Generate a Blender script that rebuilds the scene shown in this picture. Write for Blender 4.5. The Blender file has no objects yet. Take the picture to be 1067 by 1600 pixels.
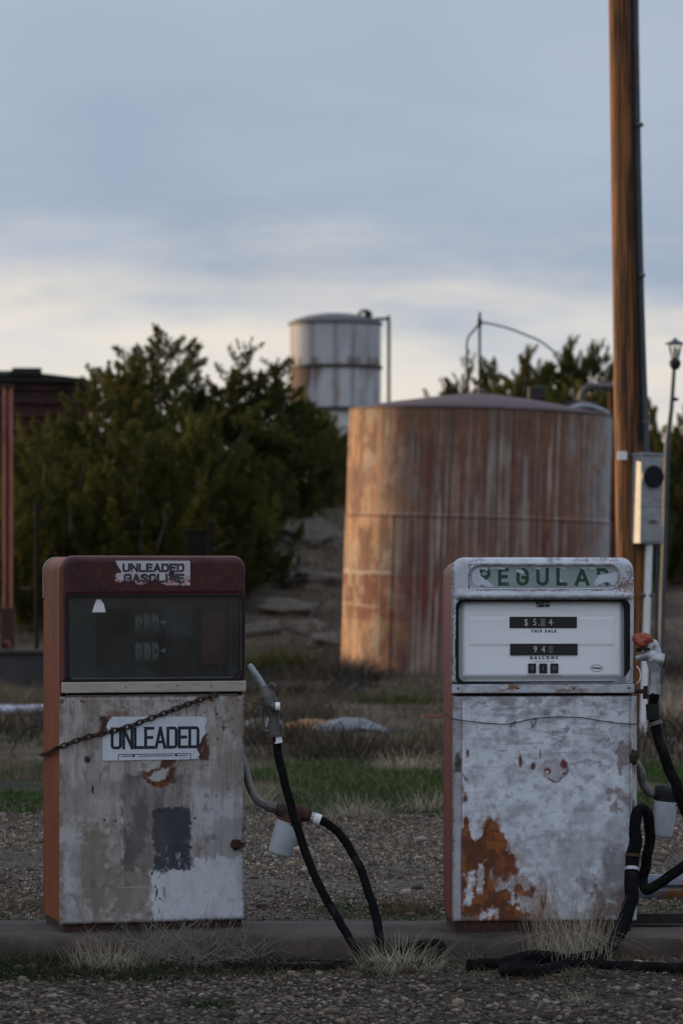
import bpy, math, random
import numpy as np
from mathutils import Vector, Matrix, noise as mnoise

R = math.radians
F, HZ, EYE, CX = 5200.0, 890.0, 1.54, 533.5      # measured: focal length in photo pixels, horizon row, eye height
rng = np.random.default_rng(7)
random.seed(7)
scene = bpy.context.scene
COL = scene.collection


def P(px, py, Y):
    """world point seen at a photo position, at distance Y"""
    return Vector(((px - CX) / F * Y, Y, EYE + (HZ - py) / F * Y))


# ------------------------------------------------------------------ noise
TAB = np.random.default_rng(3).random((256, 256))


def vn(x, y):
    x = np.asarray(x, float); y = np.asarray(y, float)
    xi = np.floor(x).astype(int); yi = np.floor(y).astype(int)
    fx = x - xi; fy = y - yi
    fx = fx * fx * (3 - 2 * fx); fy = fy * fy * (3 - 2 * fy)
    a = TAB[xi & 255, yi & 255]; b = TAB[(xi + 1) & 255, yi & 255]
    c = TAB[xi & 255, (yi + 1) & 255]; d = TAB[(xi + 1) & 255, (yi + 1) & 255]
    return (a * (1 - fx) + b * fx) * (1 - fy) + (c * (1 - fx) + d * fx) * fy


def fbm(x, y, o=4, g=.5):
    s = 0; a = 1; t = 0
    for i in range(o):
        s = s + a * vn(x + 17.3 * i, y - 9.1 * i); t += a
        a *= g; x = x * 2.03; y = y * 2.03
    return s / t


def ss(a, b, x):
    t = np.clip((x - a) / (b - a), 0, 1)
    return t * t * (3 - 2 * t)


def mixc(c, d, m):
    m = np.clip(m, 0, 1)[..., None]
    return c * (1 - m) + np.asarray(d, float) * m


# ------------------------------------------------------------------ mesh builder
def rrect(x0, x1, z0, z1, r, n=8, rb=None):
    """rounded rectangle, counter-clockwise from bottom left; r top corners, rb bottom corners"""
    rb = r if rb is None else rb
    pts = []
    for cx, cz, a0, rr in ((x0 + rb, z0 + rb, 180, rb), (x1 - rb, z0 + rb, 270, rb), (x1 - r, z1 - r, 0, r), (x0 + r, z1 - r, 90, r)):
        for i in range(n + 1):
            a = R(a0 + 90 * i / n)
            pts.append((cx + rr * math.cos(a), cz + rr * math.sin(a)))
    return pts


def resample(pts, n):
    p = np.array(pts + [pts[0]]); d = np.r_[0, np.cumsum(np.hypot(*np.diff(p, axis=0).T))]
    t = np.linspace(0, d[-1], n, endpoint=False)
    return np.c_[np.interp(t, d, p[:, 0]), np.interp(t, d, p[:, 1])]


def spline(pts, k=8):
    p = [Vector(q) for q in pts]
    p = [p[0] * 2 - p[1]] + p + [p[-1] * 2 - p[-2]]
    out = []
    for i in range(1, len(p) - 2):
        a, b, c, d = p[i - 1:i + 3]
        for j in range(k):
            t = j / k
            out.append(.5 * ((2 * b) + (c - a) * t + (2 * a - 5 * b + 4 * c - d) * t * t + (3 * b - a - 3 * c + d) * t ** 3))
    out.append(p[-2].copy())
    return out


class MB:
    def __init__(s):
        s.v = []; s.f = []; s.c = []

    def add(s, vs, fs, col=None):
        o = len(s.v)
        s.v += [tuple(v) for v in vs]
        s.f += [tuple(i + o for i in f) for f in fs]
        if col is not None:
            s.c += [tuple(c) for c in col] if np.ndim(col) > 1 else [tuple(col)] * len(vs)
        return s

    def box(s, x0, x1, y0, y1, z0, z1, col=None):
        v = [(x, y, z) for z in (z0, z1) for y in (y0, y1) for x in (x0, x1)]
        return s.add(v, [(0, 2, 3, 1), (4, 5, 7, 6), (0, 1, 5, 4), (1, 3, 7, 5), (3, 2, 6, 7), (2, 0, 4, 6)], col)

    def prism(s, pts, y0, y1):
        n = len(pts)
        v = [(x, y0, z) for x, z in pts] + [(x, y1, z) for x, z in pts]
        f = [tuple(range(n)), tuple(range(2 * n - 1, n - 1, -1))]
        f += [(i, i + n, (i + 1) % n + n, (i + 1) % n) for i in range(n)]
        return s.add(v, f)

    def frame(s, out, inn, y0, y1):
        n = len(out)
        v = [(x, y, z) for y in (y0, y1) for L in (out, inn) for x, z in L]
        f = []
        for i in range(n):
            j = (i + 1) % n
            f += [(i, j, n + j, n + i), (2 * n + j, 2 * n + i, 3 * n + i, 3 * n + j), (j, i, 2 * n + i, 2 * n + j), (n + i, n + j, 3 * n + j, 3 * n + i)]
        return s.add(v, f)

    def tube(s, pts, r, n=10, cap=True, twist=0, wob=0):
        p = [Vector(q) for q in pts]; m = len(p)
        if wob: p = [q + Vector((mnoise.noise(q * 17), mnoise.noise(q * 17 + Vector((9, 0, 0))), mnoise.noise(q * 17 + Vector((0, 9, 0))))) * wob for q in p]
        rr = [r] * m if np.isscalar(r) else list(np.interp(np.linspace(0, 1, m), np.linspace(0, 1, len(r)), r))
        t = [(p[min(i + 1, m - 1)] - p[max(i - 1, 0)]).normalized() for i in range(m)]
        u = t[0].orthogonal().normalized()
        vs = []; fs = []
        for i in range(m):
            u = (u - t[i] * u.dot(t[i])).normalized(); w = t[i].cross(u)
            for k in range(n):
                a = 2 * math.pi * k / n + twist
                vs.append(p[i] + (u * math.cos(a) + w * math.sin(a)) * rr[i])
        for i in range(m - 1):
            for k in range(n):
                a = i * n + k; b = i * n + (k + 1) % n
                fs.append((a, b, b + n, a + n))
        if cap:
            fs += [tuple(range(n - 1, -1, -1)), tuple(range((m - 1) * n, m * n))]
        return s.add(vs, fs)

    def cyl(s, a, b, r, r2=None, n=16):
        return s.tube([a, b], [r, r if r2 is None else r2], n)

    def lathe(s, prof, n=32, c=(0, 0, 0), top=True):
        vs = []; fs = []
        for r, z in prof:
            for k in range(n):
                a = 2 * math.pi * k / n
                vs.append((c[0] + r * math.cos(a), c[1] + r * math.sin(a), c[2] + z))
        for i in range(len(prof) - 1):
            for k in range(n):
                a = i * n + k; b = i * n + (k + 1) % n
                fs.append((a, b, b + n, a + n))
        fs += [tuple(range(n - 1, -1, -1)), tuple(range((len(prof) - 1) * n, len(prof) * n))]
        return s.add(vs, fs)

    def blob(s, c, rad, amp=.25, fr=1.5, n=10, m=16, seed=0, squash=None):
        vs = []; fs = []
        for i in range(n + 1):
            th = math.pi * i / n
            for k in range(m):
                ph = 2 * math.pi * k / m
                d = Vector((math.sin(th) * math.cos(ph), math.sin(th) * math.sin(ph), math.cos(th)))
                q = 1 + amp * mnoise.noise(d * fr + Vector((seed * 3.1, seed * 1.7, 0)))
                q += amp * .4 * mnoise.noise(d * fr * 3 + Vector((seed, 5, 0)))
                vs.append((c[0] + d.x * rad[0] * q, c[1] + d.y * rad[1] * q, c[2] + d.z * rad[2] * q))
        for i in range(n):
            for k in range(m):
                a = i * m + k; b = i * m + (k + 1) % m
                fs.append((a, a + m, b + m, b))
        return s.add(vs, fs)

    def build(s, name, mat, parent=None, bevel=0, angle=35, loc=None):
        me = bpy.data.meshes.new(name)
        me.from_pydata(s.v, [], s.f)
        return finish(me, name, mat, parent, bevel, angle, s.c if s.c else None, loc)


def finish(me, name, mat, parent=None, bevel=0, angle=35, col=None, loc=None):
    if col is not None:
        c = np.asarray(col, np.float32)
        if c.shape[1] == 3:
            c = np.c_[c, np.ones(len(c), np.float32)]
        at = me.color_attributes.new('Col', 'FLOAT_COLOR', 'POINT')
        at.data.foreach_set('color', c.astype(np.float32).ravel())
    me.validate()
    if angle:
        me.polygons.foreach_set('use_smooth', [True] * len(me.polygons))
        me.set_sharp_from_angle(angle=R(angle))
    if mat:
        me.materials.append(mat)
    o = bpy.data.objects.new(name, me)
    COL.objects.link(o)
    if parent:
        o.parent = parent
    if loc is not None:
        o.location = loc
    if bevel:
        b = o.modifiers.new('bevel', 'BEVEL'); b.width = bevel; b.segments = 3; b.limit_method = 'ANGLE'; b.angle_limit = R(40)
    return o


def npmesh(name, v, f, mat, col=None, parent=None, smooth=False):
    """fast mesh from numpy verts (n,3) and faces (m,k)"""
    me = bpy.data.meshes.new(name)
    k = f.shape[1]
    me.vertices.add(len(v)); me.vertices.foreach_set('co', np.ascontiguousarray(v, np.float32).ravel())
    me.loops.add(f.size); me.loops.foreach_set('vertex_index', np.ascontiguousarray(f, np.int32).ravel())
    me.polygons.add(len(f)); me.polygons.foreach_set('loop_start', np.arange(0, f.size, k, dtype=np.int32))
    me.update(calc_edges=True)
    return finish(me, name, mat, parent, 0, 60 if smooth else 0, col)


def tag(o, label=None, cat=None, group=None, kind=None):
    if label: o['label'] = label
    if cat: o['category'] = cat
    if group: o['group'] = group
    if kind: o['kind'] = kind
    return o


def thing(name, loc, label, cat, group=None, rz=0):
    o = bpy.data.objects.new(name, None); COL.objects.link(o)
    o.empty_display_size = .1
    o.location = loc; o.rotation_euler = (0, 0, rz)
    return tag(o, label, cat, group)


# ------------------------------------------------------------------ materials
def nodes(name):
    m = bpy.data.materials.new(name); m.use_nodes = True
    nt = m.node_tree
    return m, nt, nt.nodes['Principled BSDF']


def lk(nt, a, b): nt.links.new(a, b)


def math_(nt, op, a, b=None, clamp=False):
    n = nt.nodes.new('ShaderNodeMath'); n.operation = op; n.use_clamp = clamp
    for i, x in enumerate((a, b)):
        if x is None: continue
        if isinstance(x, (int, float)): n.inputs[i].default_value = x
        else: lk(nt, x, n.inputs[i])
    return n.outputs[0]


def noise_(nt, scale, detail=4, rough=.55, vec=None, stretch=None, coord='Object'):
    if vec is None:
        tc = nt.nodes.new('ShaderNodeTexCoord'); vec = tc.outputs[coord]
    if stretch:
        mp = nt.nodes.new('ShaderNodeMapping'); mp.inputs['Scale'].default_value = stretch
        lk(nt, vec, mp.inputs['Vector']); vec = mp.outputs[0]
    n = nt.nodes.new('ShaderNodeTexNoise')
    n.inputs['Scale'].default_value = scale; n.inputs['Detail'].default_value = detail; n.inputs['Roughness'].default_value = rough
    lk(nt, vec, n.inputs['Vector'])
    return n.outputs['Fac']


def ramp_(nt, fac, stops):
    r = nt.nodes.new('ShaderNodeValToRGB')
    el = r.color_ramp.elements
    while len(el) < len(stops): el.new(.5)
    for e, (p, c) in zip(el, stops):
        e.position = p; e.color = (*c, 1) if len(c) == 3 else c
    lk(nt, fac, r.inputs[0])
    return r.outputs[0]


def mix_(nt, fac, a, b, mode='MIX'):
    n = nt.nodes.new('ShaderNodeMix'); n.data_type = 'RGBA'; n.blend_type = mode; n.clamp_factor = True
    if isinstance(fac, (int, float)): n.inputs[0].default_value = fac
    else: lk(nt, fac, n.inputs[0])
    for i, x in ((6, a), (7, b)):
        if isinstance(x, (tuple, list)): n.inputs[i].default_value = (*x[:3], 1)
        else: lk(nt, x, n.inputs[i])
    return n.outputs[2]


def grey(v): return (v, v, v)


def mat(name, color=None, rough=.75, metal=0, var=.25, vscale=6, second=None, s2=(.5, .65), s2scale=8, stretch=None,
        bump=.15, bscale=60, attr=False, spec=.4, rough_attr=False):
    m, nt, b = nodes(name)
    if attr:
        a = nt.nodes.new('ShaderNodeAttribute'); a.attribute_name = 'Col'; base = a.outputs['Color']
    else:
        base = color
    if second is not None:
        f = noise_(nt, s2scale, 6, .6, stretch=stretch)
        f = ramp_(nt, f, [(s2[0], grey(0)), (s2[1], grey(1))])
        base = mix_(nt, f, base, second)
    if var:
        f = noise_(nt, vscale, 6, .65, stretch=stretch)
        f = ramp_(nt, f, [(.25, grey(1 - var)), (.75, grey(1 + var))])
        base = mix_(nt, 1.0, base, f, 'MULTIPLY')
    if isinstance(base, tuple): b.inputs['Base Color'].default_value = (*base, 1)
    else: lk(nt, base, b.inputs['Base Color'])
    b.inputs['Metallic'].default_value = metal
    b.inputs['Roughness'].default_value = rough
    b.inputs['Specular IOR Level'].default_value = spec
    if attr and rough_attr:
        lk(nt, a.outputs['Alpha'], b.inputs['Roughness'])
    if bump:
        bn = nt.nodes.new('ShaderNodeBump'); bn.inputs['Strength'].default_value = bump; bn.inputs['Distance'].default_value = .01
        lk(nt, noise_(nt, bscale, 5, .6), bn.inputs['Height']); lk(nt, bn.outputs[0], b.inputs['Normal'])
    return m


M = {}
M['paint'] = mat('painted_metal', attr=True, rough_attr=True, var=.10, vscale=40, bump=.12, bscale=45, spec=.35)
M['orange'] = mat('orange_side_paint', (.23, .056, .014), .6, second=(.085, .026, .016), s2=(.45, .8), s2scale=5, stretch=(3, 3, .6), var=.3, vscale=25)
M['redside'] = mat('red_side_paint', (.20, .028, .024), .5, second=(.10, .03, .03), s2=(.5, .8), s2scale=6, stretch=(3, 3, .5), var=.2)
M['whitepaint'] = mat('old_white_paint', (.55, .55, .53), .5, second=(.25, .2, .16), s2=(.55, .75), s2scale=9, var=.15)
M['trim'] = mat('cream_trim', (.40, .36, .31), .45, second=(.2, .17, .14), s2=(.5, .8), s2scale=12, stretch=(1, 1, 4), var=.2)
M['black'] = mat('black_rubber', (.008, .0085, .010), .7, var=.35, vscale=30, bump=.2, bscale=80, spec=.3)
M['hose'] = mat('black_hose', (.006, .0062, .0068), .85, second=(.034, .030, .026), s2=(.58, .82), s2scale=11, var=.3, vscale=50, bump=.25, bscale=120, spec=.07)
M['dark'] = mat('dark_metal', (.025, .022, .02), .7, var=.3, second=(.05, .028, .02), s2=(.5, .7))
M['gap'] = mat('shadowed_steel', (.016, .014, .012), .9, var=.2, spec=.1)
M['rust'] = mat('rust', (.10, .036, .018), .9, second=(.04, .018, .012), var=.4, vscale=20, bump=.4)
M['rustdark'] = mat('dark_rust', (.04, .022, .016), .9, second=(.09, .035, .016), s2=(.5, .7), s2scale=40, var=.4, vscale=60, bump=.4)
M['alu'] = mat('cast_aluminium', (.42, .43, .44), .5, .7, second=(.2, .2, .2), s2=(.5, .8), s2scale=18, var=.2, vscale=30)
M['oldalu'] = mat('dull_cast_metal', (.13, .125, .115), .6, .5, second=(.06, .055, .05), s2=(.45, .75), s2scale=20, var=.3, vscale=30)
M['spout'] = mat('grey_spout', (.22, .25, .27), .5, .5, var=.25, vscale=20)
M['canister'] = mat('filter_canister', (.42, .46, .50), .5, second=(.3, .32, .34), s2=(.5, .7), s2scale=10, var=.12, vscale=20)
M['tape'] = mat('white_tape', (.75, .75, .75), .6, var=.15, vscale=60)
M['navy'] = mat('navy_lettering', (.012, .016, .028), .6, second=(.2, .2, .2), s2=(.66, .7), s2scale=60, var=.3, vscale=40, bump=0)
M['ink'] = mat('black_lettering', (.01, .01, .013), .5, var=0, bump=0)
M['greenink'] = mat('green_lettering', (.016, .055, .034), .5, var=.3, vscale=40, second=(.05, .1, .07), s2=(.6, .75), s2scale=30, bump=0)
M['digit'] = mat('pale_digit', (.55, .55, .52), .6, var=.3, vscale=80, bump=0)
M['digitdim'] = mat('dim_digit', (.16, .16, .14), .6, var=.3, vscale=80, bump=0)
M['dial'] = mat('white_dial', (.86, .89, .92), .3, var=.04, vscale=5, bump=0, spec=.5)
M['window'] = mat('black_display', (.012, .014, .018), .35, var=.1, bump=0)
M['galv'] = mat('galvanised_steel', (.30, .31, .31), .55, .1, second=(.20, .205, .21), s2=(.4, .7), s2scale=9, var=.15, vscale=20)
M['pvc'] = mat('white_pvc', (.72, .72, .71), .5, var=.1)
M['conduit'] = mat('dark_conduit', (.07, .075, .085), .55, .4, var=.25)
M['concrete'] = mat('weathered_concrete', (.078, .060, .047), .95, second=(.034, .027, .021), s2=(.42, .7), s2scale=3.5, var=.3, vscale=25, bump=.5, bscale=35)
M['boxcar'] = mat('oxide_red_wood', (.046, .015, .013), .85, second=(.018, .009, .008), s2=(.45, .7), s2scale=2.5, var=.3, vscale=8)
M['boxroof'] = mat('boxcar_roof', (.017, .015, .015), .8, var=.3, vscale=4)
M['salmon'] = mat('salmon_rust_paint', (.30, .105, .07), .7, second=(.12, .04, .03), s2=(.58, .72), s2scale=5, stretch=(4, 4, .6), var=.3)
M['orangerag'] = mat('orange_plastic', (.30, .065, .035), .6, second=(.22, .06, .03), s2=(.5, .7), s2scale=40, var=.2, vscale=30)
M['innerred'] = mat('red_interior', (.26, .03, .02), .6, var=.2)
M['dimwheel'] = mat('dull_number_wheel', (.62, .58, .50), .7, second=(.15, .14, .12), var=.3, vscale=30)
M['rear'] = mat('faded_pink_paint', (.20, .15, .13), .6, second=(.12, .05, .04), s2=(.45, .7), s2scale=9)
M['inner'] = mat('grey_interior', (.30, .32, .32), .7, second=(.15, .16, .16), s2=(.5, .8), var=.2)
M['bluebeam'] = mat('blue_grey_paint', (.16, .19, .235), .6, second=(.24, .11, .04), s2=(.50, .60), s2scale=6, var=.25, vscale=18)
M['paleboard'] = mat('pale_board', (.42, .47, .55), .7, second=(.10, .10, .12), s2=(.48, .58), s2scale=5, var=.2)
M['yellowmetal'] = mat('yellow_orange_paint', (.34, .15, .04), .6, second=(.14, .08, .05), s2=(.5, .7), s2scale=6, var=.25)
M['greymetal'] = mat('grey_painted_metal', (.13, .145, .17), .55, second=(.08, .085, .1), s2=(.5, .7), s2scale=4, var=.25)
M['redbar'] = mat('faded_red_paint', (.24, .05, .045), .7, var=.3)
M['rock'] = mat('sandstone', (.24, .185, .13), .95, second=(.12, .10, .085), s2=(.4, .7), s2scale=1.6, var=.35, vscale=6, bump=.6, bscale=9)
M['rockgrey'] = mat('grey_stone', (.115, .092, .072), .95, second=(.075, .062, .052), s2=(.42, .66), s2scale=2.2, var=.35, vscale=6, bump=.6, bscale=9)
M['blade'] = mat('grass_blade', attr=True, var=0, bump=0, rough=.8, spec=.2)
M['pebble'] = mat('pebbles', attr=True, var=.25, vscale=90, bump=0, rough=.85, spec=.25)
M['tankpaint'] = mat('rusted_tank_paint', attr=True, rough=.8, var=.18, vscale=12, bump=.25, bscale=14, spec=.25)
M['tankroof'] = mat('tank_roof_paint', (.075, .042, .047), .7, second=(.10, .066, .068), s2=(.5, .8), s2scale=2, var=.25)
M['bark'] = mat('juniper_bark', (.15, .125, .10), .95, var=.35, vscale=8, stretch=(4, 4, .7), bump=.6, bscale=20)
M['chip'] = mat('label_sheet', attr=True, rough=.6, var=.1, vscale=40, bump=0)

# wooden pole: long vertical grain and cracks
M['wood'] = mat('pole_wood', (.25, .098, .030), .85, second=(.026, .014, .009), s2=(.44, .58), s2scale=9, stretch=(6, 6, .16), var=.4, vscale=14, bump=.5, bscale=12)


def leaf_mat():
    m, nt, b = nodes('juniper_foliage')
    a = nt.nodes.new('ShaderNodeAttribute'); a.attribute_name = 'Col'
    oi = nt.nodes.new('ShaderNodeObjectInfo')
    k = ramp_(nt, oi.outputs['Random'], [(0, (.75, .80, .8)), (1, (1.25, 1.15, 1.1))])
    c = mix_(nt, 1.0, a.outputs['Color'], k, 'MULTIPLY')
    lk(nt, c, b.inputs['Base Color'])
    b.inputs['Roughness'].default_value = .8; b.inputs['Specular IOR Level'].default_value = .15
    tr = nt.nodes.new('ShaderNodeBsdfTranslucent'); lk(nt, c, tr.inputs['Color'])
    mx = nt.nodes.new('ShaderNodeMixShader'); mx.inputs[0].default_value = .25
    lk(nt, b.outputs[0], mx.inputs[1]); lk(nt, tr.outputs[0], mx.inputs[2])
    lk(nt, mx.outputs[0], nt.nodes['Material Output'].inputs['Surface'])
    return m


M['leaf'] = leaf_mat()


def glass_mat():
    m, nt, b = nodes('dusty_glass')
    tp = nt.nodes.new('ShaderNodeBsdfTransparent'); tp.inputs[0].default_value = (.80, .82, .82, 1)
    gl = nt.nodes.new('ShaderNodeBsdfGlossy'); gl.inputs['Roughness'].default_value = .06
    fr = nt.nodes.new('ShaderNodeFresnel'); fr.inputs[0].default_value = 1.5
    b.inputs['Base Color'].default_value = (.16, .17, .16, 1); b.inputs['Roughness'].default_value = .8
    d = noise_(nt, 7, 5, .6)
    d = ramp_(nt, d, [(.3, grey(.07)), (.8, grey(.22))])
    m1 = nt.nodes.new('ShaderNodeMixShader'); lk(nt, d, m1.inputs[0]); lk(nt, tp.outputs[0], m1.inputs[1]); lk(nt, b.outputs[0], m1.inputs[2])
    m2 = nt.nodes.new('ShaderNodeMixShader'); lk(nt, fr.outputs[0], m2.inputs[0]); lk(nt, m1.outputs[0], m2.inputs[1]); lk(nt, gl.outputs[0], m2.inputs[2])
    lk(nt, m2.outputs[0], nt.nodes['Material Output'].inputs['Surface'])
    return m


M['glass'] = glass_mat()


# ------------------------------------------------------------------ world, sun, camera
SUN_AZ = math.atan2(-.83, .56)            # measured clockwise from +Y
SUN_EL = R(5.0)


def make_world():
    w = bpy.data.worlds.new('World'); scene.world = w; w.use_nodes = True
    nt = w.node_tree; nt.nodes.clear()
    out = nt.nodes.new('ShaderNodeOutputWorld'); bg = nt.nodes.new('ShaderNodeBackground')
    bg.inputs['Strength'].default_value = .1
    lk(nt, bg.outputs[0], out.inputs[0])
    sky = nt.nodes.new('ShaderNodeTexSky'); sky.sky_type = 'NISHITA'; sky.sun_disc = False
    sky.sun_elevation = SUN_EL; sky.sun_rotation = SUN_AZ % (2 * math.pi)
    tc = nt.nodes.new('ShaderNodeTexCoord'); d = tc.outputs['Generated']
    sp = nt.nodes.new('ShaderNodeSeparateXYZ'); lk(nt, d, sp.inputs[0])
    x, y, z = sp.outputs
    n1 = noise_(nt, 1.0, 6, .55, vec=d, stretch=(9, 9, 34))
    n2 = noise_(nt, 1.0, 5, .5, vec=d, stretch=(5, 5, 15))
    n3 = noise_(nt, 1.0, 7, .6, vec=d, stretch=(14, 14, 85))
    # height of the cloud edge above the bright band, lower towards the right
    e = math_(nt, 'ADD', z, math_(nt, 'MULTIPLY', x, .085))
    e = math_(nt, 'ADD', e, math_(nt, 'MULTIPLY', math_(nt, 'SUBTRACT', n1, .5), .075))
    e = math_(nt, 'ADD', e, math_(nt, 'MULTIPLY', math_(nt, 'SUBTRACT', n3, .5), .018))
    mr = nt.nodes.new('ShaderNodeMapRange'); mr.interpolation_type = 'SMOOTHSTEP'
    mr.inputs['From Min'].default_value = .058; mr.inputs['From Max'].default_value = .106
    lk(nt, e, mr.inputs['Value'])
    band = mix_(nt, ramp_(nt, n3, [(.35, grey(0)), (.65, grey(1))]), (8.9, 8.1, 7.1), (7.7, 7.5, 7.3))
    up = mix_(nt, ramp_(nt, n2, [(.32, grey(0)), (.68, grey(1))]), (3.05, 3.85, 5.2), (4.7, 5.45, 6.6))
    hi = ramp_(nt, math_(nt, 'ADD', z, math_(nt, 'MULTIPLY', math_(nt, 'SUBTRACT', n1, .5), .06)), [(.13, grey(0)), (.19, grey(1))])
    up = mix_(nt, hi, up, (4.5, 5.2, 6.45))
    up = mix_(nt, ramp_(nt, z, [(.2, grey(0)), (.55, grey(1))]), up, (8.6, 9.6, 11.8))
    col = mix_(nt, mr.outputs[0], band, up)
    # higher than the picture: thin cloud with clear sky between
    veil = ramp_(nt, z, [(.2, grey(0)), (.6, grey(.2))])
    col = mix_(nt, veil, col, sky.outputs[0])
    thin = mix_(nt, .06, col, sky.outputs[0])
    lk(nt, thin, bg.inputs['Color'])


make_world()
sd = bpy.data.lights.new('sun', 'SUN'); sd.energy = 5.0; sd.angle = R(.5); sd.color = (1, .68, .36)
so = bpy.data.objects.new('sun', sd); COL.objects.link(so)
sv = Vector((math.sin(SUN_AZ) * math.cos(SUN_EL), math.cos(SUN_AZ) * math.cos(SUN_EL), math.sin(SUN_EL)))
so.rotation_euler = sv.to_track_quat('Z', 'Y').to_euler(); so.location = sv * 60

cd = bpy.data.cameras.new('camera'); co = bpy.data.objects.new('camera', cd); COL.objects.link(co)
co.location = (0, 0, EYE); co.rotation_euler = (R(90), 0, 0)
cd.sensor_fit = 'VERTICAL'; cd.sensor_height = 36; cd.lens = 36 * F / 1600; cd.shift_y = (HZ - 800) / 1600
cd.clip_end = 5000; cd.dof.use_dof = True; cd.dof.focus_distance = 13.0; cd.dof.aperture_fstop = 5.0
scene.camera = co
scene.view_settings.view_transform = 'Standard'; scene.view_settings.look = 'None'
scene.view_settings.exposure = 0; scene.view_settings.gamma = 1

# ------------------------------------------------------------------ ground
YK = 12.84                                   # front of the kerb


def hgt(x, y):
    x = np.asarray(x, float); y = np.asarray(y, float)
    back = .118 + .035 * (fbm(x * .7, y * .5, 3) - .5) * ss(13.6, 16, y) + .10 * (fbm(x * .35 + 4, y * .25, 4) - .5) * ss(20, 30, y)
    rise = ss(44, 62, y + 1.2 * (fbm(x * .5, y * .3 + 7, 3) - .5)) * 1.32 + ss(44, 60, y) * .28 * (fbm(x * .55 + 9, y * .5, 4) - .5)
    bank = 1.25 * np.exp(-((x - .3) / 2.4) ** 2) * ss(50, 66, y) * ss(95, 75, y)
    led = ss(47, 54, y) * ss(90, 75, y); q = (rise + bank) / .26 + 1.2 * fbm(x * .6, y * .5 + 3, 3)
    bank = bank + led * (.22 * (fbm(x * 2.1, y * 1.3, 4) - .5) + .12 * (fbm(x * 6, y * 3, 3) - .5)) + led * .26 * .5 * (ss(.25, .75, q - np.floor(q)) - (q - np.floor(q)))
    far = ss(120, 1500, y) * -1.2
    front = .02 + .02 * (fbm(x * 2.2, y * 2.2, 3) - .5) + .022 * ss(12.3, 12.8, y) * (.4 + 1.2 * fbm(x * 1.3 + 6, y * 0, 3))
    k = ss(12.95, 13.25, y)
    return front * (1 - k) + (back + rise + far + bank) * k


def hz(x, y): return float(hgt(x, y))


gx = np.sinh(np.linspace(-6.2, 6.2, 261)) * 1.9
gy = np.r_[np.linspace(-400, 6, 14)[:-1], np.linspace(6, 12.9, 70), np.linspace(12.95, 13.3, 8), np.linspace(13.4, 30, 140), np.linspace(30.3, 75, 200), np.geomspace(76, 1800, 40)]
GX, GY = np.meshgrid(gx, gy)
GZ = hgt(GX, GY)
nv, nu = GX.shape
idx = np.arange(nv * nu).reshape(nv, nu)
gf = np.stack([idx[:-1, :-1], idx[:-1, 1:], idx[1:, 1:], idx[1:, :-1]], -1).reshape(-1, 4)


def ground_mat():
    m, nt, b = nodes('gravel_and_soil')
    tc = nt.nodes.new('ShaderNodeTexCoord'); o = tc.outputs['Object']
    sp = nt.nodes.new('ShaderNodeSeparateXYZ'); lk(nt, o, sp.inputs[0])
    y = sp.outputs[1]
    vo = nt.nodes.new('ShaderNodeTexVoronoi'); vo.inputs['Scale'].default_value = 55; lk(nt, o, vo.inputs['Vector'])
    bw = nt.nodes.new('ShaderNodeSeparateColor'); lk(nt, vo.outputs['Color'], bw.inputs[0])
    grav = ramp_(nt, bw.outputs[0], [(0, (.035, .027, .021)), (.6, (.095, .075, .058)), (1, (.19, .16, .13))])
    nl = noise_(nt, 1.3, 5, .6, vec=o)
    soil = ramp_(nt, noise_(nt, 9, 6, .65, vec=o), [(.3, (.022, .019, .014)), (.75, (.085, .072, .055))])
    base = mix_(nt, ramp_(nt, nl, [(.42, grey(0)), (.6, grey(1))]), grav, mix_(nt, .5, soil, grav))
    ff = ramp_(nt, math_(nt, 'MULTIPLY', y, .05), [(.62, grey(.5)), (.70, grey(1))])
    base = mix_(nt, 1.0, base, ff, 'MULTIPLY')      # darker grit before the kerb
    # beyond the gravel lot: dull grass-covered soil
    yn = math_(nt, 'ADD', y, math_(nt, 'MULTIPLY', math_(nt, 'SUBTRACT', nl, .5), 6.0))
    f1 = ramp_(nt, math_(nt, 'MULTIPLY', yn, .01), [(.190, grey(0)), (.200, grey(1))])
    gr = ramp_(nt, noise_(nt, 2.6, 7, .7, vec=o), [(.3, (.012, .016, .008)), (.5, (.030, .034, .016)), (.72, (.085, .070, .048))])
    base = mix_(nt, f1, base, gr)
    f2 = ramp_(nt, math_(nt, 'MULTIPLY', yn, .01), [(.242, grey(0)), (.26, grey(1))])
    dry = ramp_(nt, noise_(nt, 2.2, 7, .7, vec=o, stretch=(1, .6, 1)), [(.30, (.020, .017, .013)), (.5, (.052, .044, .035)), (.70, (.12, .102, .08))])
    base = mix_(nt, f2, base, dry)
    f3 = ramp_(nt, math_(nt, 'MULTIPLY', yn, .01), [(.46, grey(0)), (.5, grey(1))])
    hill = ramp_(nt, noise_(nt, 1.1, 7, .68, vec=o, stretch=(.8, .8, 3)), [(.34, (.035, .028, .022)), (.52, (.09, .070, .052)), (.72, (.19, .15, .11))])
    base = mix_(nt, f3, base, hill)
    lk(nt, base, b.inputs['Base Color']); b.inputs['Roughness'].default_value = .95; b.inputs['Specular IOR Level'].default_value = .2
    bn = nt.nodes.new('ShaderNodeBump'); bn.inputs['Strength'].default_value = .8; bn.inputs['Distance'].default_value = .015
    lk(nt, vo.outputs['Distance'], bn.inputs['Height']); lk(nt, bn.outputs[0], b.inputs['Normal'])
    return m


g = npmesh('ground', np.stack([GX, GY, GZ], -1).reshape(-1, 3), gf, ground_mat(), smooth=True)
tag(g, 'gravel lot and grassy soil rising to a low bank behind the tank', 'ground', kind='structure')

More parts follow.
